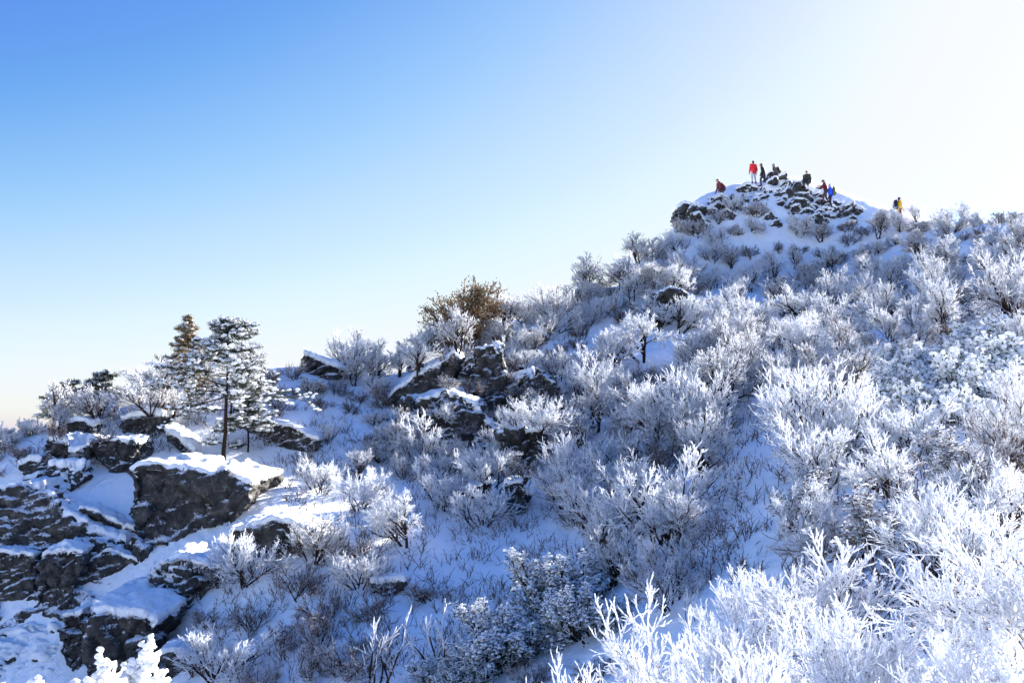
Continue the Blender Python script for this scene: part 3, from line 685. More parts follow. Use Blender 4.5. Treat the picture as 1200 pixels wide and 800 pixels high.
for k, nm, c, nn, ms, mc in (('coral', 'frosted_shrub', 'shrub', 4, FROST_NEAR, FROST_NEAR), ('corallean', 'frosted_shrub', 'shrub', 2, FROST_NEAR, FROST_NEAR), ('finger', 'frosted_shrub', 'shrub', 2, FROST_NEAR, FROST_NEAR),
                             ('neartree', 'frosted_tree', 'tree', 2, BARK, FROST_NEAR), ('cauli', 'rime_clotted_shrub', 'shrub', 1, BARK, LUMP), ('laden', 'evergreen_shrub', 'shrub', 3, BARK, FROST_L)):
    PROT[k] = inst_protos(k, c, nm, nn, ms, mc, 100 + len(PROT) * 10)
hero('coral', 1010, Y=6.8, scale=.86, label='brilliant white coral-like shrub at bottom, right of the dark-trunked small tree', idx=0)
hero('corallean', 1225, Y=7.2, scale=.98, label='white shrub leaning in from the right edge with long finger sprays', idx=0, rz=0.2)
hero('coral', 1140, Y=6.1, scale=.62, label='low white rime shrub in the bottom right corner', idx=1)
hero('coral', 810, Y=9.0, scale=1.12, label='large dazzling white shrub at the bottom, left of the dark-trunked small tree', idx=2)
hero('coral', 745, Y=9.4, scale=.85, label='white shrub spreading left at bottom centre beside the large dazzling one', idx=3)
hero('finger', 870, Y=7.4, scale=.8, label='low white shrub filling the bottom edge under the large dazzling one', idx=0)
hero('finger', 700, Y=10.5, scale=.75, label='short finger-twigged white shrub at the bottom edge right of the snow-laden bush', idx=1)
hero('neartree', 936, Y=9.6, scale=1.0, label='small rimed tree with one dark reddish trunk among the foreground shrubs', idx=0)
hero('neartree', 1092, Y=11.2, scale=.8, label='slender frosted tree with speckled trunk in the snowy gap at right', idx=1)
hero('coral', 880, Y=11.6, scale=.95, label='white shrub catching sun behind the large dazzling foreground one', idx=1)
hero('cauli', 140, Y=17.5, scale=1.95, label='cauliflower-like pure white bush rising at the bottom left edge', idx=0, sq=1.0)
hero('laden', 652, 722, scale=1.15, label='snow-laden evergreen bush with the sunlit white top, lower centre', idx=0)
hero('laden', 690, 745, scale=.85, label='dark-bellied snow-laden bush leaning right, lower centre', idx=1)
hero('laden', 585, 790, scale=1.0, label='dark snow-laden bush at the bottom edge left of centre', idx=2)
hero('laden', 520, 805, scale=.6, label='small snow-laden bush low at the bottom edge beside the thin white saplings', idx=1)
hero('wisp', 448, 806, scale=1.2, label='pair-stemmed thin white sapling standing alone in lower snow', idx=0)
hero('wisp', 513, 788, scale=1.2, label='forked thin white sapling with dark base in lower snow', idx=1)
hero('tree', 712, 692, scale=.72, label='dark forked tree with frosted tips behind the snow-laden bushes', idx=0)
hero('tree', 477, 642, scale=.78, label='wide low frosted tree standing on the lower snow left of centre', idx=1)
hero('tree', 852, 488, scale=1.25, label='tall dark-stemmed frosted tree at the head of the snowy gully', idx=2)
hero('tree', 822, 560, scale=.8, label='tree with bent dark stems on the left bank of the snowy gully', idx=3)
hero('fan', 965, 545, scale=1.25, label='feathery white sunlit shrub reaching left over the snowy gully', idx=1, rz=2.2)
for i_, (x, y, s) in enumerate([(700, 445, 1.1), (755, 425, 1.15), (725, 432, .95)]):
    hero('tree', x, y, scale=s, label=['left', 'right', 'middle'][i_] + ' of three dark-trunked frosted trees below the crest, left of the gully', idx=i_)
for x, y, s, k, lb in [(440, 450, 1.0, 0, 'dark bare tree on the saddle of the skyline'), (492, 432, 1.15, 1, 'tall bare tree just left of the brown trees on the skyline'),
                       (184, 478, 1.0, 2, 'bare twisted tree on the left skyline between the pine and conifer'), (415, 452, .7, 1, 'small bare tree beside the skyline rock beak'), (468, 442, .9, 2, 'bare tree second from the left on the saddle')]:
    hero('baretree', x, y, scale=s * .85, label=lb, idx=k)
hero('dry', 552, 402, scale=3.0, label='bright brown leafy tree standing highest on the middle crest', idx=0, sq=1.1)
hero('dry', 527, 420, scale=1.5, label='dark brown bushy tree just left of the bright brown one', idx=1)
hero('dry', 222, 474, scale=1.5, label='brown-gold bushy tree behind the left side of the conifer', idx=2, sq=1.2)

# conifers
def conifer(label, p, H, wid, bare, seed, snow=1.0, tiers=9, nd=NEEDLE):
    rg = np.random.RandomState(seed)
    root = thing('conifer', label, 'tree', tuple(p), 0)
    K = 9; zz = np.linspace(-.3, H, K)
    tr = np.stack([rg.normal(0, .02, K).cumsum(), rg.normal(0, .02, K).cumsum(), zz], 1)[None]
    S, D, Ln = [], [], []
    for i in range(tiers):
        f = (i + .5) / tiers; z = H * (bare + (1 - bare) * f)
        nb = rg.randint(4, 7); L_ = wid * (1 - f) ** .75 * rg.uniform(.6, 1.2) + .12
        a0 = rg.uniform(0, 6.28)
        for j in range(nb):
            a = a0 + j * 6.28 / nb + rg.normal(0, .25); e = -.05 + .5 * f + rg.normal(0, .08)
            zc = z + rg.normal(0, .07); c = np.array([np.interp(zc, zz, tr[0, :, 0]), np.interp(zc, zz, tr[0, :, 1]), zc])
            S.append(c); D.append([math.cos(a), math.sin(a), e]); Ln.append(L_ * rg.uniform(.6, 1.15))
    for z, a, l in ((H * .36, 3.3, 1.0), (H * .30, .3, .5), (H * .12, 3.0, .6)):
        if bare > .2: S.append([0, 0, z]); D.append([math.cos(a), math.sin(a), .02]); Ln.append(l)
    S = np.array(S); D = np.array(D); Ln = np.array(Ln)
    b0 = grow(S, D, Ln, 6, rg, .08, -.01)
    s, d, l = sprout(b0, Ln, 8, .2, .75, .36, rg, flat=.85); b1 = grow(s, d, l, 4, rg, .12, .0)
    s, d, l2 = sprout(b1, l, 5, .2, .7, .5, rg, flat=.7); b2 = grow(s, d, l2, 3, rg, .1, .0)
    v, f, a = tubes([(tr, .085 * H / 5, .015, 0, .1), (b0, .026, .008, .1, .3), (b1, .01, .005, .2, .3)], 6, rg, .08)
    obj('trunk', mesh_np('conifer_trunk', v, f, attr=a), BARK, root)
    cen = np.concatenate([b2.reshape(-1, 3), b1[:, 1:].reshape(-1, 3)])
    v, f = leaves(cen, 8, .022, .04, rg, length=3.4); obj('crown', mesh_np('conifer_crown', v, [f], smooth=False), nd, root)
    tip = np.concatenate([b2[:, 1], b2[:, 2], b1[:, 2]]); tip = tip[rg.uniform(0, 1, len(tip)) < .62 * snow]
    bv, bf, ba = blobs(tip + np.array([0, 0, .035]), .078 * rg.uniform(.5, 1.4, len(tip)), rg, .5)
    obj('snow_load', mesh_np('conifer_snow', bv, [bf], attr=ba + .5), LUMP, root)
    PL.append((p[0], p[1], .8))
    return root
conifer('tall layered conifer with dark trunk on top of the largest boulder', hit(262, 541), 4.9, 2.3, .42, 5, snow=.85, tiers=8)
conifer('dark short conifer leaning against the right side of the tall layered one', hit(290, 530), 2.4, .85, .35, 6, snow=.8, tiers=6)
conifer('conifer with pointed brown-green tip behind the tall layered one', ground_at(219, 40.5), 2.75, .75, .25, 7, snow=.3, nd=NEEDLE_B)
conifer('dark spreading pine top on the far left skyline, upper one', ground_at(117, 40), 2.6, 1.0, .5, 8, snow=.3, tiers=5)
conifer('dark spreading pine top on the far left skyline, lower one', ground_at(82, 39), 2.2, 1.0, .5, 9, snow=.3, tiers=4)

z = zone
for yy in (66, 68.5, 70, 71.5, 73): q = ground_at(1055, yy); PL.append((q[0], q[1], 1.3))
z([(385,452),(420,440),(470,436),(540,408),(560,412),(500,440),(430,458)], [('baretree', 1)], 1.5, (.75, 1.1), 'x', 'bare trees on the saddle left of the brown tree', 8, 21, rocky=True)
z([(60,505),(130,484),(230,452),(330,434),(335,446),(230,470),(80,512)], [('baretree', 2), ('tree', 1)], 1.8, (.55, .85), 'x', 'bare trees around the conifers', 10, 22, rocky=True)
for i_, (x, y, s_) in enumerate([(775, 386, .85), (795, 392, .95), (815, 380, .8)]):
    hero('tree', x, y, scale=s_, label=['left', 'middle', 'right'][i_] + ' of three frosted trees standing in front of the dark shaded gap below the summit', idx=i_)
# crest and summit
z([(545,404),(600,378),(680,352),(745,312),(775,300),(800,330),(815,365),(770,380),(700,385),(640,400),(560,415)], [('tree', 3), ('fan', 2), ('broom', 2), ('bare', 2), ('baretree', 2)], 1.0, (.7, 1.05), 'pinkish-white frosted shrub on the crest between brown trees and summit', 'frosted shrubs along the middle crest', 44, 1)
z([(770,300),(800,268),(850,245),(885,245),(895,275),(860,285),(800,300)], [('fan', 2), ('dome', 2), ('bare', 1)], 1.15, (.6, .95), 'small frosted shrub on the shaded left flank of the summit', 'small shrubs on the left flank of the summit', 26, 2)
z([(770,305),(860,285),(1000,268),(1040,272),(1040,300),(960,315),(860,335),(800,350)], [('fan', 3), ('broom', 2), ('dome', 1), ('bare', 2), ('baretree', 1)], 1.15, (.65, 1.05), 'sunlit frosted shrub in the white belt just below the summit rocks', 'frosted shrubs in the belt below the summit', 62, 3)
z([(1015,258),(1200,262),(1210,262),(1210,290),(1040,292)], [('dome', 3), ('broom', 2), ('bare', 1)], 1.3, (.5, .8), 'frosted shrub on the long right skyline beyond the hiker in yellow', 'frosted shrubs on the right skyline', 30, 4)
# upper right slope
z([(860,335),(1040,296),(1210,292),(1210,390),(1080,395),(980,380),(900,420),(850,400)], [('broom', 3), ('fan', 2), ('tree', 1), ('dome', 2), ('bare', 2), ('baretree', 1)], 1.3, (.65, 1.1), 'frosted shrub in the dense thicket on the upper right slope', 'frosted shrubs in the upper right thicket', 70, 5)
z([(1040,440),(1180,400),(1205,450),(1120,500),(1030,510),(1010,480)], [('clot', 1)], 1.0, (.62, .85), 'snow-clotted evergreen shrub with green hints on the right slope', 'snow-clotted evergreen shrubs on the right slope', 26, 6)
z([(905,420),(980,385),(1210,392),(1230,640),(1100,700),(930,670),(905,600),(920,520)], [('fan', 3), ('broom', 3), ('dome', 2), ('wisp', 2), ('bare', 1)], 1.1, (.5, 1.0), 'blue-shaded frosted shrub in the dense lower right thicket', 'frosted shrubs in the lower right thicket', 80, 7)
# gully banks and middle
z([(640,460),(700,440),(800,425),(860,420),(895,430),(860,480),(840,560),(822,650),(740,660),(690,640),(645,600),(625,520)], [('broom', 4), ('fan', 2), ('tree', 1), ('bare', 2), ('wisp', 2), ('baretree', 1)], 1.0, (.6, 1.1), 'upright blue-white frosted shrub on the shaded middle slope', 'frosted shrubs on the middle slope', 105, 8)
z([(900,420),(860,420),(830,395),(870,380),(960,375),(940,400)], [('broom', 3), ('tree', 2)], 1.4, (.8, 1.1), 'frosted shrub at the top of the snowy gully', 'frosted shrubs above the gully', 12, 9)
# central cliff
z([(425,500),(440,455),(530,412),(600,380),(680,365),(690,420),(650,470),(640,560),(560,570),(440,560)], [('bare', 5), ('fan', 3), ('broom', 1), ('baretree', 1)], 1.0, (.45, .95), 'dark and frosty shrub clinging around the central cliff', 'shrubs clinging to the central cliff', 95, 10, cutr=.45, rocky=True)
z([(415,560),(560,560),(640,600),(560,625),(470,640),(400,600)], [('tree', 2), ('fan', 2), ('bare', 1)], 1.5, (.5, .8), 'low spreading frosted shrub at the foot of the central cliff', 'frosted shrubs under the central cliff', 16, 11)
z([(475,640),(570,640),(560,700),(480,710)], [('bare', 3), ('fan', 1)], 1.1, (.5, .8), 'dark twiggy shrub beside the lone brown rock', 'dark shrubs near the lone brown rock', 6, 12)
# left side
z([(-20,520),(60,505),(150,486),(260,470),(330,452),(420,452),(430,500),(350,480),(300,485),(200,488),(130,515),(60,530),(-20,560)], [('bare', 4), ('baretree', 1), ('fan', 2), ('dome', 2)], .95, (.45, .85), 'thin frosted shrub on the crowded left crest around the conifers', 'shrubs on the left crest', 66, 13, cutr=.5, rocky=True)
z([(280,452),(320,434),(345,436),(420,436),(430,470),(340,482),(290,480)], [('bare', 4), ('fan', 2), ('baretree', 1)], 1.0, (.6, 1.0), 'x', 'shrubs on the saddle right of the conifer', 26, 19, rocky=True)
z([(-20,505),(60,495),(150,478),(240,462),(240,450),(130,466),(-20,500)], [('bare', 4), ('fan', 1), ('baretree', 1)], .95, (.6, .95), 'x', 'brown-grey shrubs along the far left skyline', 24, 20, rocky=True)
z([(330,470),(430,480),(430,560),(400,600),(370,600),(345,540)], [('bare', 2), ('fan', 2), ('tree', 1)], 1.5, (.5, .8), 'tangled frosted shrub on the slope between conifer and central cliff', 'shrubs between the conifer and the cliff', 14, 14)
z([(215,680),(300,668),(430,640),(445,790),(330,810),(230,810),(230,740)], [('bare', 5), ('fan', 1)], 1.05, (.6, .95), 'fine dark leafless shrub in the snow below the wedge boulder', 'dark leafless shrubs below the wedge boulder', 26, 15)
z([(450,690),(560,700),(720,800),(560,812),(450,812)], [('bare', 1), ('wisp', 2)], 1.6, (.5, .8), 'slim twiggy shrub in the bottom snow left of centre', 'slim shrubs in the bottom snow', 5, 16)
z([(720,700),(840,650),(900,660),(900,700),(800,740)], [('fan', 1), ('wisp', 2)], 1.5, (.5, .8), 'frosted shrub in the shade just above the dazzling foreground', 'shrubs above the foreground', 8, 17)
z([(960,690),(1030,700),(1040,780),(960,790)], [('wisp', 1)], 1.2, (.5, .6), 'thin frosted sapling behind the coral-like shrub', 'saplings behind the coral-like shrub', 3, 18)
print('ZONES', ZN, sum(n_ for _, n_ in ZN))
# low brush: twig ends and dead stalks coming through the snow, past counting
def brush():
    rg = np.random.RandomState(77); P = []
    for poly, n_ in (([(420,560),(640,560),(640,800),(230,800),(230,680),(400,640)], 420), ([(640,430),(900,430),(880,680),(640,680)], 420), ([(900,400),(1200,400),(1200,760),(900,760)], 300),
                     ([(0,500),(430,450),(430,600),(340,600),(300,520),(0,560)], 260), ([(430,420),(680,380),(680,560),(430,560)], 260)):
        xs = [p[0] for p in poly]; ys = [p[1] for p in poly]; k = 0
        while k < n_:
            x = rg.uniform(min(xs), max(xs)); y = rg.uniform(min(ys), max(ys))
            if inside(x, y, poly):
                h = hit(x, y); k += 1
                if h is not None: P.append(h)
    P = np.array(P); P = np.repeat(P, 5, 0) + rg.normal(0, .10, (len(P) * 5, 3)) * np.array([1, 1, 0]) - np.array([0, 0, .06])
    d = rg.normal(0, .5, P.shape); d[:, 2] = 1
    ln = rg.uniform(.15, .5, len(P)); a = grow(P, d, ln, 4, rg, .2, 0)
    s, dd, l2 = sprout(a, ln, 3, .3, .6, .5, rg); b = grow(s, dd, l2, 3, rg, .15, 0)
    v, f, at_ = tubes([(a, .009, .006, .3, .6), (b, .007, .004, .5, .8)], 3, rg, .1)
    o = obj('undergrowth', mesh_np('undergrowth', v, f, attr=at_), BARE); o['kind'] = 'stuff'; o['label'] = 'short dead twigs poking through the snow'
brush()

def fallen_rime():
    rg = np.random.RandomState(5); P = []
    while len(P) < 9000:
        n_ = 4000; y = 4 + 36 * rg.uniform(0, 1, n_) ** .7; x = rg.uniform(-.55, .55, n_) * y
        for a, b in zip(x, y): P.append((a, b))
    P = np.array(P[:9000]); z_ = hz(P[:, 0], P[:, 1]) + .01
    v, f, a = blobs(np.column_stack([P, z_]), rg.uniform(.008, .03, len(P)), rg, .6)
    o = obj('fallen_rime', mesh_np('fallen_rime', v, [f]), CAP); o['kind'] = 'stuff'; o['label'] = 'crumbs of rime fallen from the shrubs onto the snow'
fallen_rime()

# ------------------------------------------------------------------ people
def cap_mesh(bm, p0, r0, p1, r1, seg=8):
    """a tapered rounded limb between two joints"""
    vs = []
    a = Vector(p0); b = Vector(p1)
    for c, r in ((a, r0), (b, r1)):
        for i in range(5):
            ph = math.pi * (i + .5) / 5
            for j in range(seg):
                th = 2 * math.pi * j / seg
                vs.append(bm.verts.new((c.x + r * math.sin(ph) * math.cos(th), c.y + r * math.sin(ph) * math.sin(th), c.z + r * math.cos(ph))))
    res = bmesh.ops.convex_hull(bm, input=vs)
    bmesh.ops.delete(bm, geom=[v for v in res['geom_interior'] if isinstance(v, bmesh.types.BMVert)], context='VERTS')
def ell(bm, c, rx, ry, rz, rot=None):
    M = Matrix.Translation(Vector(c)) @ (rot.to_matrix().to_4x4() if rot else Matrix()) @ Matrix.Diagonal((rx, ry, rz, 1))
    bmesh.ops.create_uvsphere(bm, u_segments=12, v_segments=8, radius=1, matrix=M)
def fuse(name, bm, mat, parent, vox=0.014, smooth=3):
    me = bpy.data.meshes.new('tmp'); bm.to_mesh(me); bm.free()
    o = bpy.data.objects.new('tmp', me); COL.objects.link(o)
    md = o.modifiers.new('r', 'REMESH'); md.mode = 'VOXEL'; md.voxel_size = vox; md.use_smooth_shade = True
    if smooth:
        m2 = o.modifiers.new('s', 'SMOOTH'); m2.factor = .5; m2.iterations = smooth
    ev = o.evaluated_get(bpy.context.evaluated_depsgraph_get()); m3 = bpy.data.meshes.new_from_object(ev)
    bpy.data.objects.remove(o); bpy.data.meshes.remove(me); m3.name = name
    return obj(name, m3, mat, parent)
CM = {}
def cloth(name, col):
    if name not in CM: CM[name] = plain(name, col, 0.75, 0.18, 9, 0.4)
    return CM[name]
SKIN = cloth('skin', (0.45, 0.27, 0.20)); EYE = cloth('eye_dark', (0.02, 0.015, 0.015))
BLACK = cloth('black_fabric', (0.012, 0.012, 0.015)); DARK = cloth('dark_trousers', (0.02, 0.02, 0.028))
RED = cloth('red_jacket_fabric', (0.75, 0.02, 0.025)); YEL = cloth('yellow_jacket_fabric', (0.90, 0.55, 0.02)); BLU = cloth('blue_jacket_fabric', (0.01, 0.09, 0.75))
OLV = cloth('olive_fabric', (0.14, 0.15, 0.04)); MAR = cloth('maroon_fabric', (0.16, 0.01, 0.02)); BRN = cloth('brown_grey_fabric', (0.10, 0.07, 0.06)); GRY = cloth('grey_fabric', (0.25, 0.25, 0.28))
LIG = cloth('pale_trousers', (0.45, 0.47, 0.52)); GLV = cloth('black_gloves', (0.02, 0.02, 0.02)); BOOT = cloth('brown_boots', (0.05, 0.03, 0.02))
def person(label, p, yaw, jacket, trousers, pose='stand', hat=BLACK, scale=1.0, group='hikers around the summit', armL=None, armR=None):
    root = thing('person', label, 'person', tuple(p), yaw, group, scale)
    # joints, facing +Y, z up
    if pose == 'stand':
        pel = Vector((0, 0, .92)); chest = Vector((0, .02, 1.28)); neck = Vector((0, .02, 1.46)); head = Vector((0, .05, 1.60))
        kn = [Vector((s * .11, .04, .50)) for s in (-1, 1)]; an = [Vector((s * .13, -.02, .09)) for s in (-1, 1)]
    elif pose == 'step':
        pel = Vector((0, 0, .90)); chest = Vector((0, .07, 1.25)); neck = Vector((0, .11, 1.42)); head = Vector((0, .17, 1.55))
        kn = [Vector((-.11, .22, .52)), Vector((.11, -.02, .48))]; an = [Vector((-.12, .20, .09)), Vector((.12, -.20, .10))]
    elif pose == 'sit':
        pel = Vector((0, -.05, .42)); chest = Vector((0, .06, .76)); neck = Vector((0, .10, .93)); head = Vector((0, .15, 1.07))
        kn = [Vector((s * .16, .38, .48)) for s in (-1, 1)]; an = [Vector((s * .14, .42, .09)) for s in (-1, 1)]
    elif pose == 'crouch':
        pel = Vector((0, -.12, .34)); chest = Vector((0, .14, .62)); neck = Vector((0, .26, .76)); head = Vector((0, .34, .88))
        kn = [Vector((s * .17, .26, .46)) for s in (-1, 1)]; an = [Vector((s * .14, .02, .09)) for s in (-1, 1)]
    up = (neck - pel).normalized()
    hip = [pel + Vector((s * .10, 0, -.02)) for s in (-1, 1)]
    sh = [neck + Vector((s * .19, 0, -.07)) for s in (-1, 1)]
    df = [(Vector((-.28, .05, -.30)), Vector((-.02, .16, -.26))), (Vector((.06, .02, -.30)), Vector((0, .14, -.24)))]
    el, wr = [], []
    for i, s in enumerate((-1, 1)):
        a = (armL, armR)[i] or (Vector((s * .07, -.01, -.29)), Vector((s * .01, .10, -.24)))
        e = sh[i] + Vector(a[0]); el.append(e); wr.append(e + Vector(a[1]))
    hd = [(wr[i] - el[i]).normalized() for i in (0, 1)]
    def body(bm, k=1.0, parts='all', add=0.0):
        A = add
        if parts in ('all', 'top'):
            cap_mesh(bm, pel + Vector((-.05, 0, .05)), .125 + A, pel + Vector((.05, 0, .05)), .125 + A)
            for s in (-1, 1):
                cap_mesh(bm, pel + Vector((s * .05, 0, .06)), .12 + A, chest + Vector((s * .085, 0, 0)), .125 + A)
                cap_mesh(bm, chest + Vector((s * .085, 0, 0)), .12 + A, neck + Vector((s * .12, 0, -.08)), .085 + A)
            cap_mesh(bm, sh[0], .07 + A, sh[1], .07 + A)
            for i in (0, 1):
                cap_mesh(bm, sh[i], .062 + A, el[i], .047 + A); cap_mesh(bm, el[i], .046 + A, wr[i] - hd[i] * (.02 if parts == 'top' else 0), .030 + A)
        if parts in ('all', 'legs'):
            for i in (0, 1):
                cap_mesh(bm, pel, .12 + A * .6, hip[i], .105 + A); cap_mesh(bm, hip[i], .098 + A, kn[i], .065 + A); cap_mesh(bm, kn[i], .062 + A, an[i] + Vector((0, 0, .03)), .040 + A)
    def hand(bm, i, A=0.0):
        d = hd[i]; side = Vector((1, 0, 0)).cross(d).normalized() if abs(d.x) < .9 else Vector((0, 1, 0)); w_ = d.cross(side).normalized()
        palm = wr[i] + d * .05
        cap_mesh(bm, wr[i], .026 + A, palm, .034 + A)
        for q, (o_, l) in enumerate(((-.027, .066), (-.009, .075), (.009, .07), (.027, .055))):
            b = wr[i] + d * .085 + side * o_; m = b + d * l * .5; t = m + (d * .6 + w_ * .7).normalized() * l * .5
            cap_mesh(bm, wr[i] + d * .04 + side * o_ * .7, .011 + A, b, .010 + A, 6); cap_mesh(bm, b, .010 + A, m, .009 + A, 6); cap_mesh(bm, m, .009 + A, t, .0075 + A, 6)
        b = wr[i] + d * .03 - side * .025; m = b - side * .03 + d * .03; cap_mesh(bm, b, .013 + A, m, .011 + A, 6); cap_mesh(bm, m, .011 + A, m + d * .03 + w_ * .012, .009 + A, 6)
    bm = bmesh.new(); body(bm)
    cap_mesh(bm, neck - up * .05, .055, head - Vector((0, .01, .06)), .052)
    ell(bm, head, .076, .093, .115); cap_mesh(bm, head + Vector((0, .045, -.075)), .045, head + Vector((0, .07, -.09)), .028)
    cap_mesh(bm, head + Vector((0, .09, .01)), .010, head + Vector((0, .112, -.028)), .016, 6)           # nose
    cap_mesh(bm, head + Vector((-.03, .078, .025)), .016, head + Vector((.03, .078, .025)), .016, 6)       # brow
    cap_mesh(bm, head + Vector((-.018, .088, -.058)), .009, head + Vector((.018, .088, -.058)), .009, 6)   # mouth
    for s in (-1, 1): ell(bm, head + Vector((s * .078, -.005, -.005)), .012, .022, .032)
    for i in (0, 1):
        hand(bm, i); cap_mesh(bm, an[i], .045, an[i] + Vector((0, .15, -.045)), .035)
    fuse('body', bm, SKIN, root)
    bm = bmesh.new(); body(bm, parts='top', add=.028); cap_mesh(bm, neck - up * .05, .075, neck + up * .02, .07); 
    cap_mesh(bm, pel + Vector((-.06, 0, -.04)), .145, pel + Vector((.06, 0, -.04)), .145)
    fuse('jacket', bm, jacket, root, .016, 2)
    bm = bmesh.new(); body(bm, parts='legs', add=.016); fuse('trousers', bm, trousers, root, .016, 2)
    for i in (0, 1):
        bm = bmesh.new(); hand(bm, i, .004); fuse('glove', bm, GLV, root, .012, 1)
        bm = bmesh.new(); cap_mesh(bm, an[i] + Vector((0, -.01, .06)), .062, an[i] + Vector((0, -.02, -.03)), .058); cap_mesh(bm, an[i] + Vector((0, -.03, -.035)), .054, an[i] + Vector((0, .17, -.045)), .046)
        fuse('boot', bm, BOOT, root, .016, 1)
        bm = bmesh.new(); bmesh.ops.create_uvsphere(bm, u_segments=8, v_segments=6, radius=.011, matrix=Matrix.Translation(head + Vector(((-1, 1)[i] * .03, .086, .005))))
        me = bpy.data.meshes.new('eye'); bm.to_mesh(me); bm.free(); obj('eye', me, EYE, root)
    bm = bmesh.new(); ell(bm, head + Vector((0, -.012, .035)), .09, .105, .095); ell(bm, head + Vector((0, -.045, -.015)), .078, .065, .09)
    cap_mesh(bm, head + Vector((-.04, .085, .055)), .018, head + Vector((.04, .085, .055)), .018); cap_mesh(bm, head + Vector((0, .09, .055)), .016, head + Vector((0, .14, .045)), .012)
    fuse('hat', bm, hat, root, .014, 1)
    R3 = Matrix.Rotation(yaw, 4, 'Z'); M = Matrix.Translation(Vector(p)) @ R3 @ Matrix.Scale(scale, 4)
    return root, M, chest, up, pel
def backpack(label, info, mat, size=1.0, trim=None):
    root, M, chest, up, pel = info
    c = chest - up * .06 + Vector((0, -.25, 0)); q = up.to_track_quat('Z', 'Y')
    b = thing('backpack', label, 'backpack', tuple(M @ c), root.rotation_euler.z, 'backpacks worn by the hikers')
    bm = bmesh.new()
    cap_mesh(bm, up * -.17 * size + Vector((-.07, 0, 0)), .115 * size, up * -.17 * size + Vector((.07, 0, 0)), .115 * size)
    cap_mesh(bm, up * -.17 * size, .12 * size, up * .17 * size, .10 * size); 
    for s in (-1, 1): cap_mesh(bm, up * -.15 * size + Vector((s * .07, 0, 0)), .11 * size, up * .15 * size + Vector((s * .06, 0, 0)), .095 * size)
    fuse('bag', bm, mat, b, .016, 2)
    bm = bmesh.new(); cap_mesh(bm, up * .21 * size + Vector((-.08, 0, 0)), .07 * size, up * .21 * size + Vector((.08, 0, 0)), .07 * size); fuse('lid', bm, trim or mat, b, .014, 1)
    bm = bmesh.new(); cap_mesh(bm, up * -.12 * size + Vector((-.07, -.10, 0)), .06 * size, up * -.12 * size + Vector((.07, -.10, 0)), .06 * size); fuse('pocket', bm, trim or mat, b, .014, 1)
    for s in (-1, 1):
        bm = bmesh.new(); pts = [Vector((s * .10, .07, 0)) + up * .14, Vector((s * .13, .20, 0)) + up * .27, Vector((s * .13, .36, 0)) + up * .21, Vector((s * .12, .41, 0)) + up * .05, Vector((s * .15, .30, 0)) - up * .12, Vector((s * .14, .08, 0)) - up * .15]
        for i in range(5): cap_mesh(bm, pts[i], .022, pts[i + 1], .022, 6)
        fuse('strap', bm, BLACK, b, .013, 1)
    return b
def perch(px, py, Y=None):
    """the surface (rock or snow) below a photo point at that distance"""
    return at(px, py, Y)
dgx = bpy.context.evaluated_depsgraph_get(); dgx.update()
def stand_at(px, py_feet, Ydef=75.0):
    """first solid surface (snow or rock) met by the line of sight through the feet, or the ground in that column"""
    d = Vector(raydir(px, py_feet)).normalized()
    o_ = Vector((0, 0, 0))
    while True:
        ok, loc, nr, ix, ob, mt = SC.ray_cast(dgx, o_, d)
        if not ok: break
        nm = ob.name.split('.')[0]
        if nm in ('ground', 'rock_body', 'snow_cap'): 
            y = loc.y + .12; x = loc.x
            break
        o_ = loc + d * .05
    if not ok: x = at(px, py_feet, Ydef)[0]; y = Ydef
    o_ = Vector((x, y, 60))
    while True:
        ok, loc, nr, ix, ob, mt = SC.ray_cast(dgx, o_, Vector((0, 0, -1)))
        if not ok: return Vector((x, y, float(hz(x, y))))
        if ob.name.split('.')[0] in ('ground', 'rock_body', 'snow_cap'): return loc - Vector((0, 0, .02))
        o_ = loc - Vector((0, 0, .02))
arm_fwd = (Vector((.10, .16, -.22)), Vector((-.02, .24, .04)))
arm_fwdL = (Vector((-.10, .16, -.22)), Vector((.02, .24, .04)))
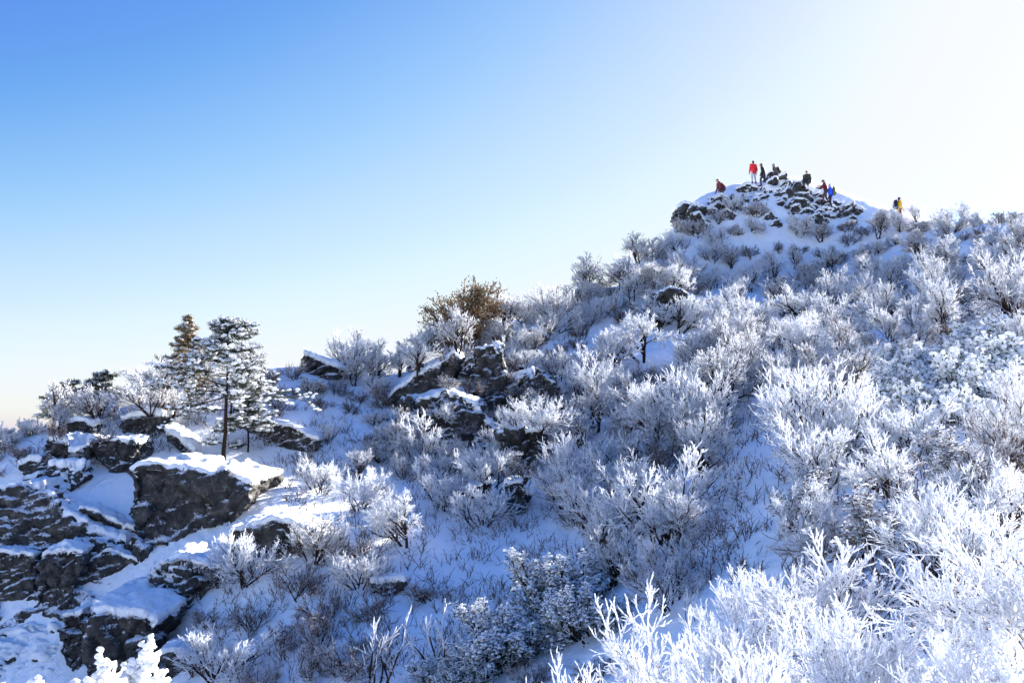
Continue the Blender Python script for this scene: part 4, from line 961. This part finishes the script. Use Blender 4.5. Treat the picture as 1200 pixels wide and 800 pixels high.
person('hiker in a long red jacket standing with back turned, left of the one in black', stand_at(884, 217), R(10), RED, LIG, 'stand')
person('slim hiker all in black standing between red jacket and the topmost rock', stand_at(896, 217), R(70), BLACK, DARK, 'step')
i1 = person('hiker in brownish grey sitting highest of all on the topmost summit rock', stand_at(910, 207) - Vector((0, 0, .22)), R(75), BRN, DARK, 'sit', hat=GRY)
backpack('dark green-grey backpack on the highest sitting hiker', i1, cloth('dark_green_fabric', (0.02, 0.045, 0.04)), .9)
i2 = person('hunched dark hiker in olive sitting on the right shoulder of the summit', stand_at(947, 222), R(150), cloth('black_olive_fabric', (0.03, 0.035, 0.02)), DARK, 'sit')
person('hiker in red and maroon facing left behind the hiker in blue', stand_at(969, 240), R(85), MAR, BRN, 'step', armL=arm_fwdL, armR=arm_fwd)
i3 = person('hiker in a bright blue jacket beside the one in maroon', stand_at(974.5, 241), R(75), BLU, DARK, 'stand', hat=LIG)
backpack('olive backpack on the hiker in blue', i3, OLV, 1.1)
i4 = person('hiker in a yellow jacket half hidden by frosted shrubs on the right skyline', stand_at(1055, 262, 72), R(-80), YEL, MAR, 'stand')
backpack('black backpack on the hiker in yellow', i4, BLACK, 1.15)
person('crouching hiker in dark red at the left shoulder of the summit', stand_at(847, 233), R(100), MAR, DARK, 'crouch', hat=BRN)
def behind_crest(px, py_head, Y0):
    """stands on the far side of the crest so that only the head shows over it"""
    best = None
    for Y in np.arange(Y0, Y0 + 22, .1):
        p = at(px, py_head, Y); gz = float(height(p[0], p[1])); e = abs(p[2] - 1.74 - gz)
        if best is None or e < best[0]: best = (e, (p[0], p[1], gz))
    return Vector(best[1])
person('hiker showing little more than a dark head just right of the hiker in yellow', behind_crest(1067, 246, 71), R(20), GRY, DARK, 'stand')
person('hiker showing only a dark-haired head furthest right on the skyline', behind_crest(1103.5, 239, 67), R(-30), LIG, DARK, 'stand')

# ------------------------------------------------------------------ drop the untouched source plants
def drop_sources():
    for l in PROT.values():
        for r in l:
            for ch in list(r.children): bpy.data.objects.remove(ch)
            bpy.data.objects.remove(r)
drop_sources()
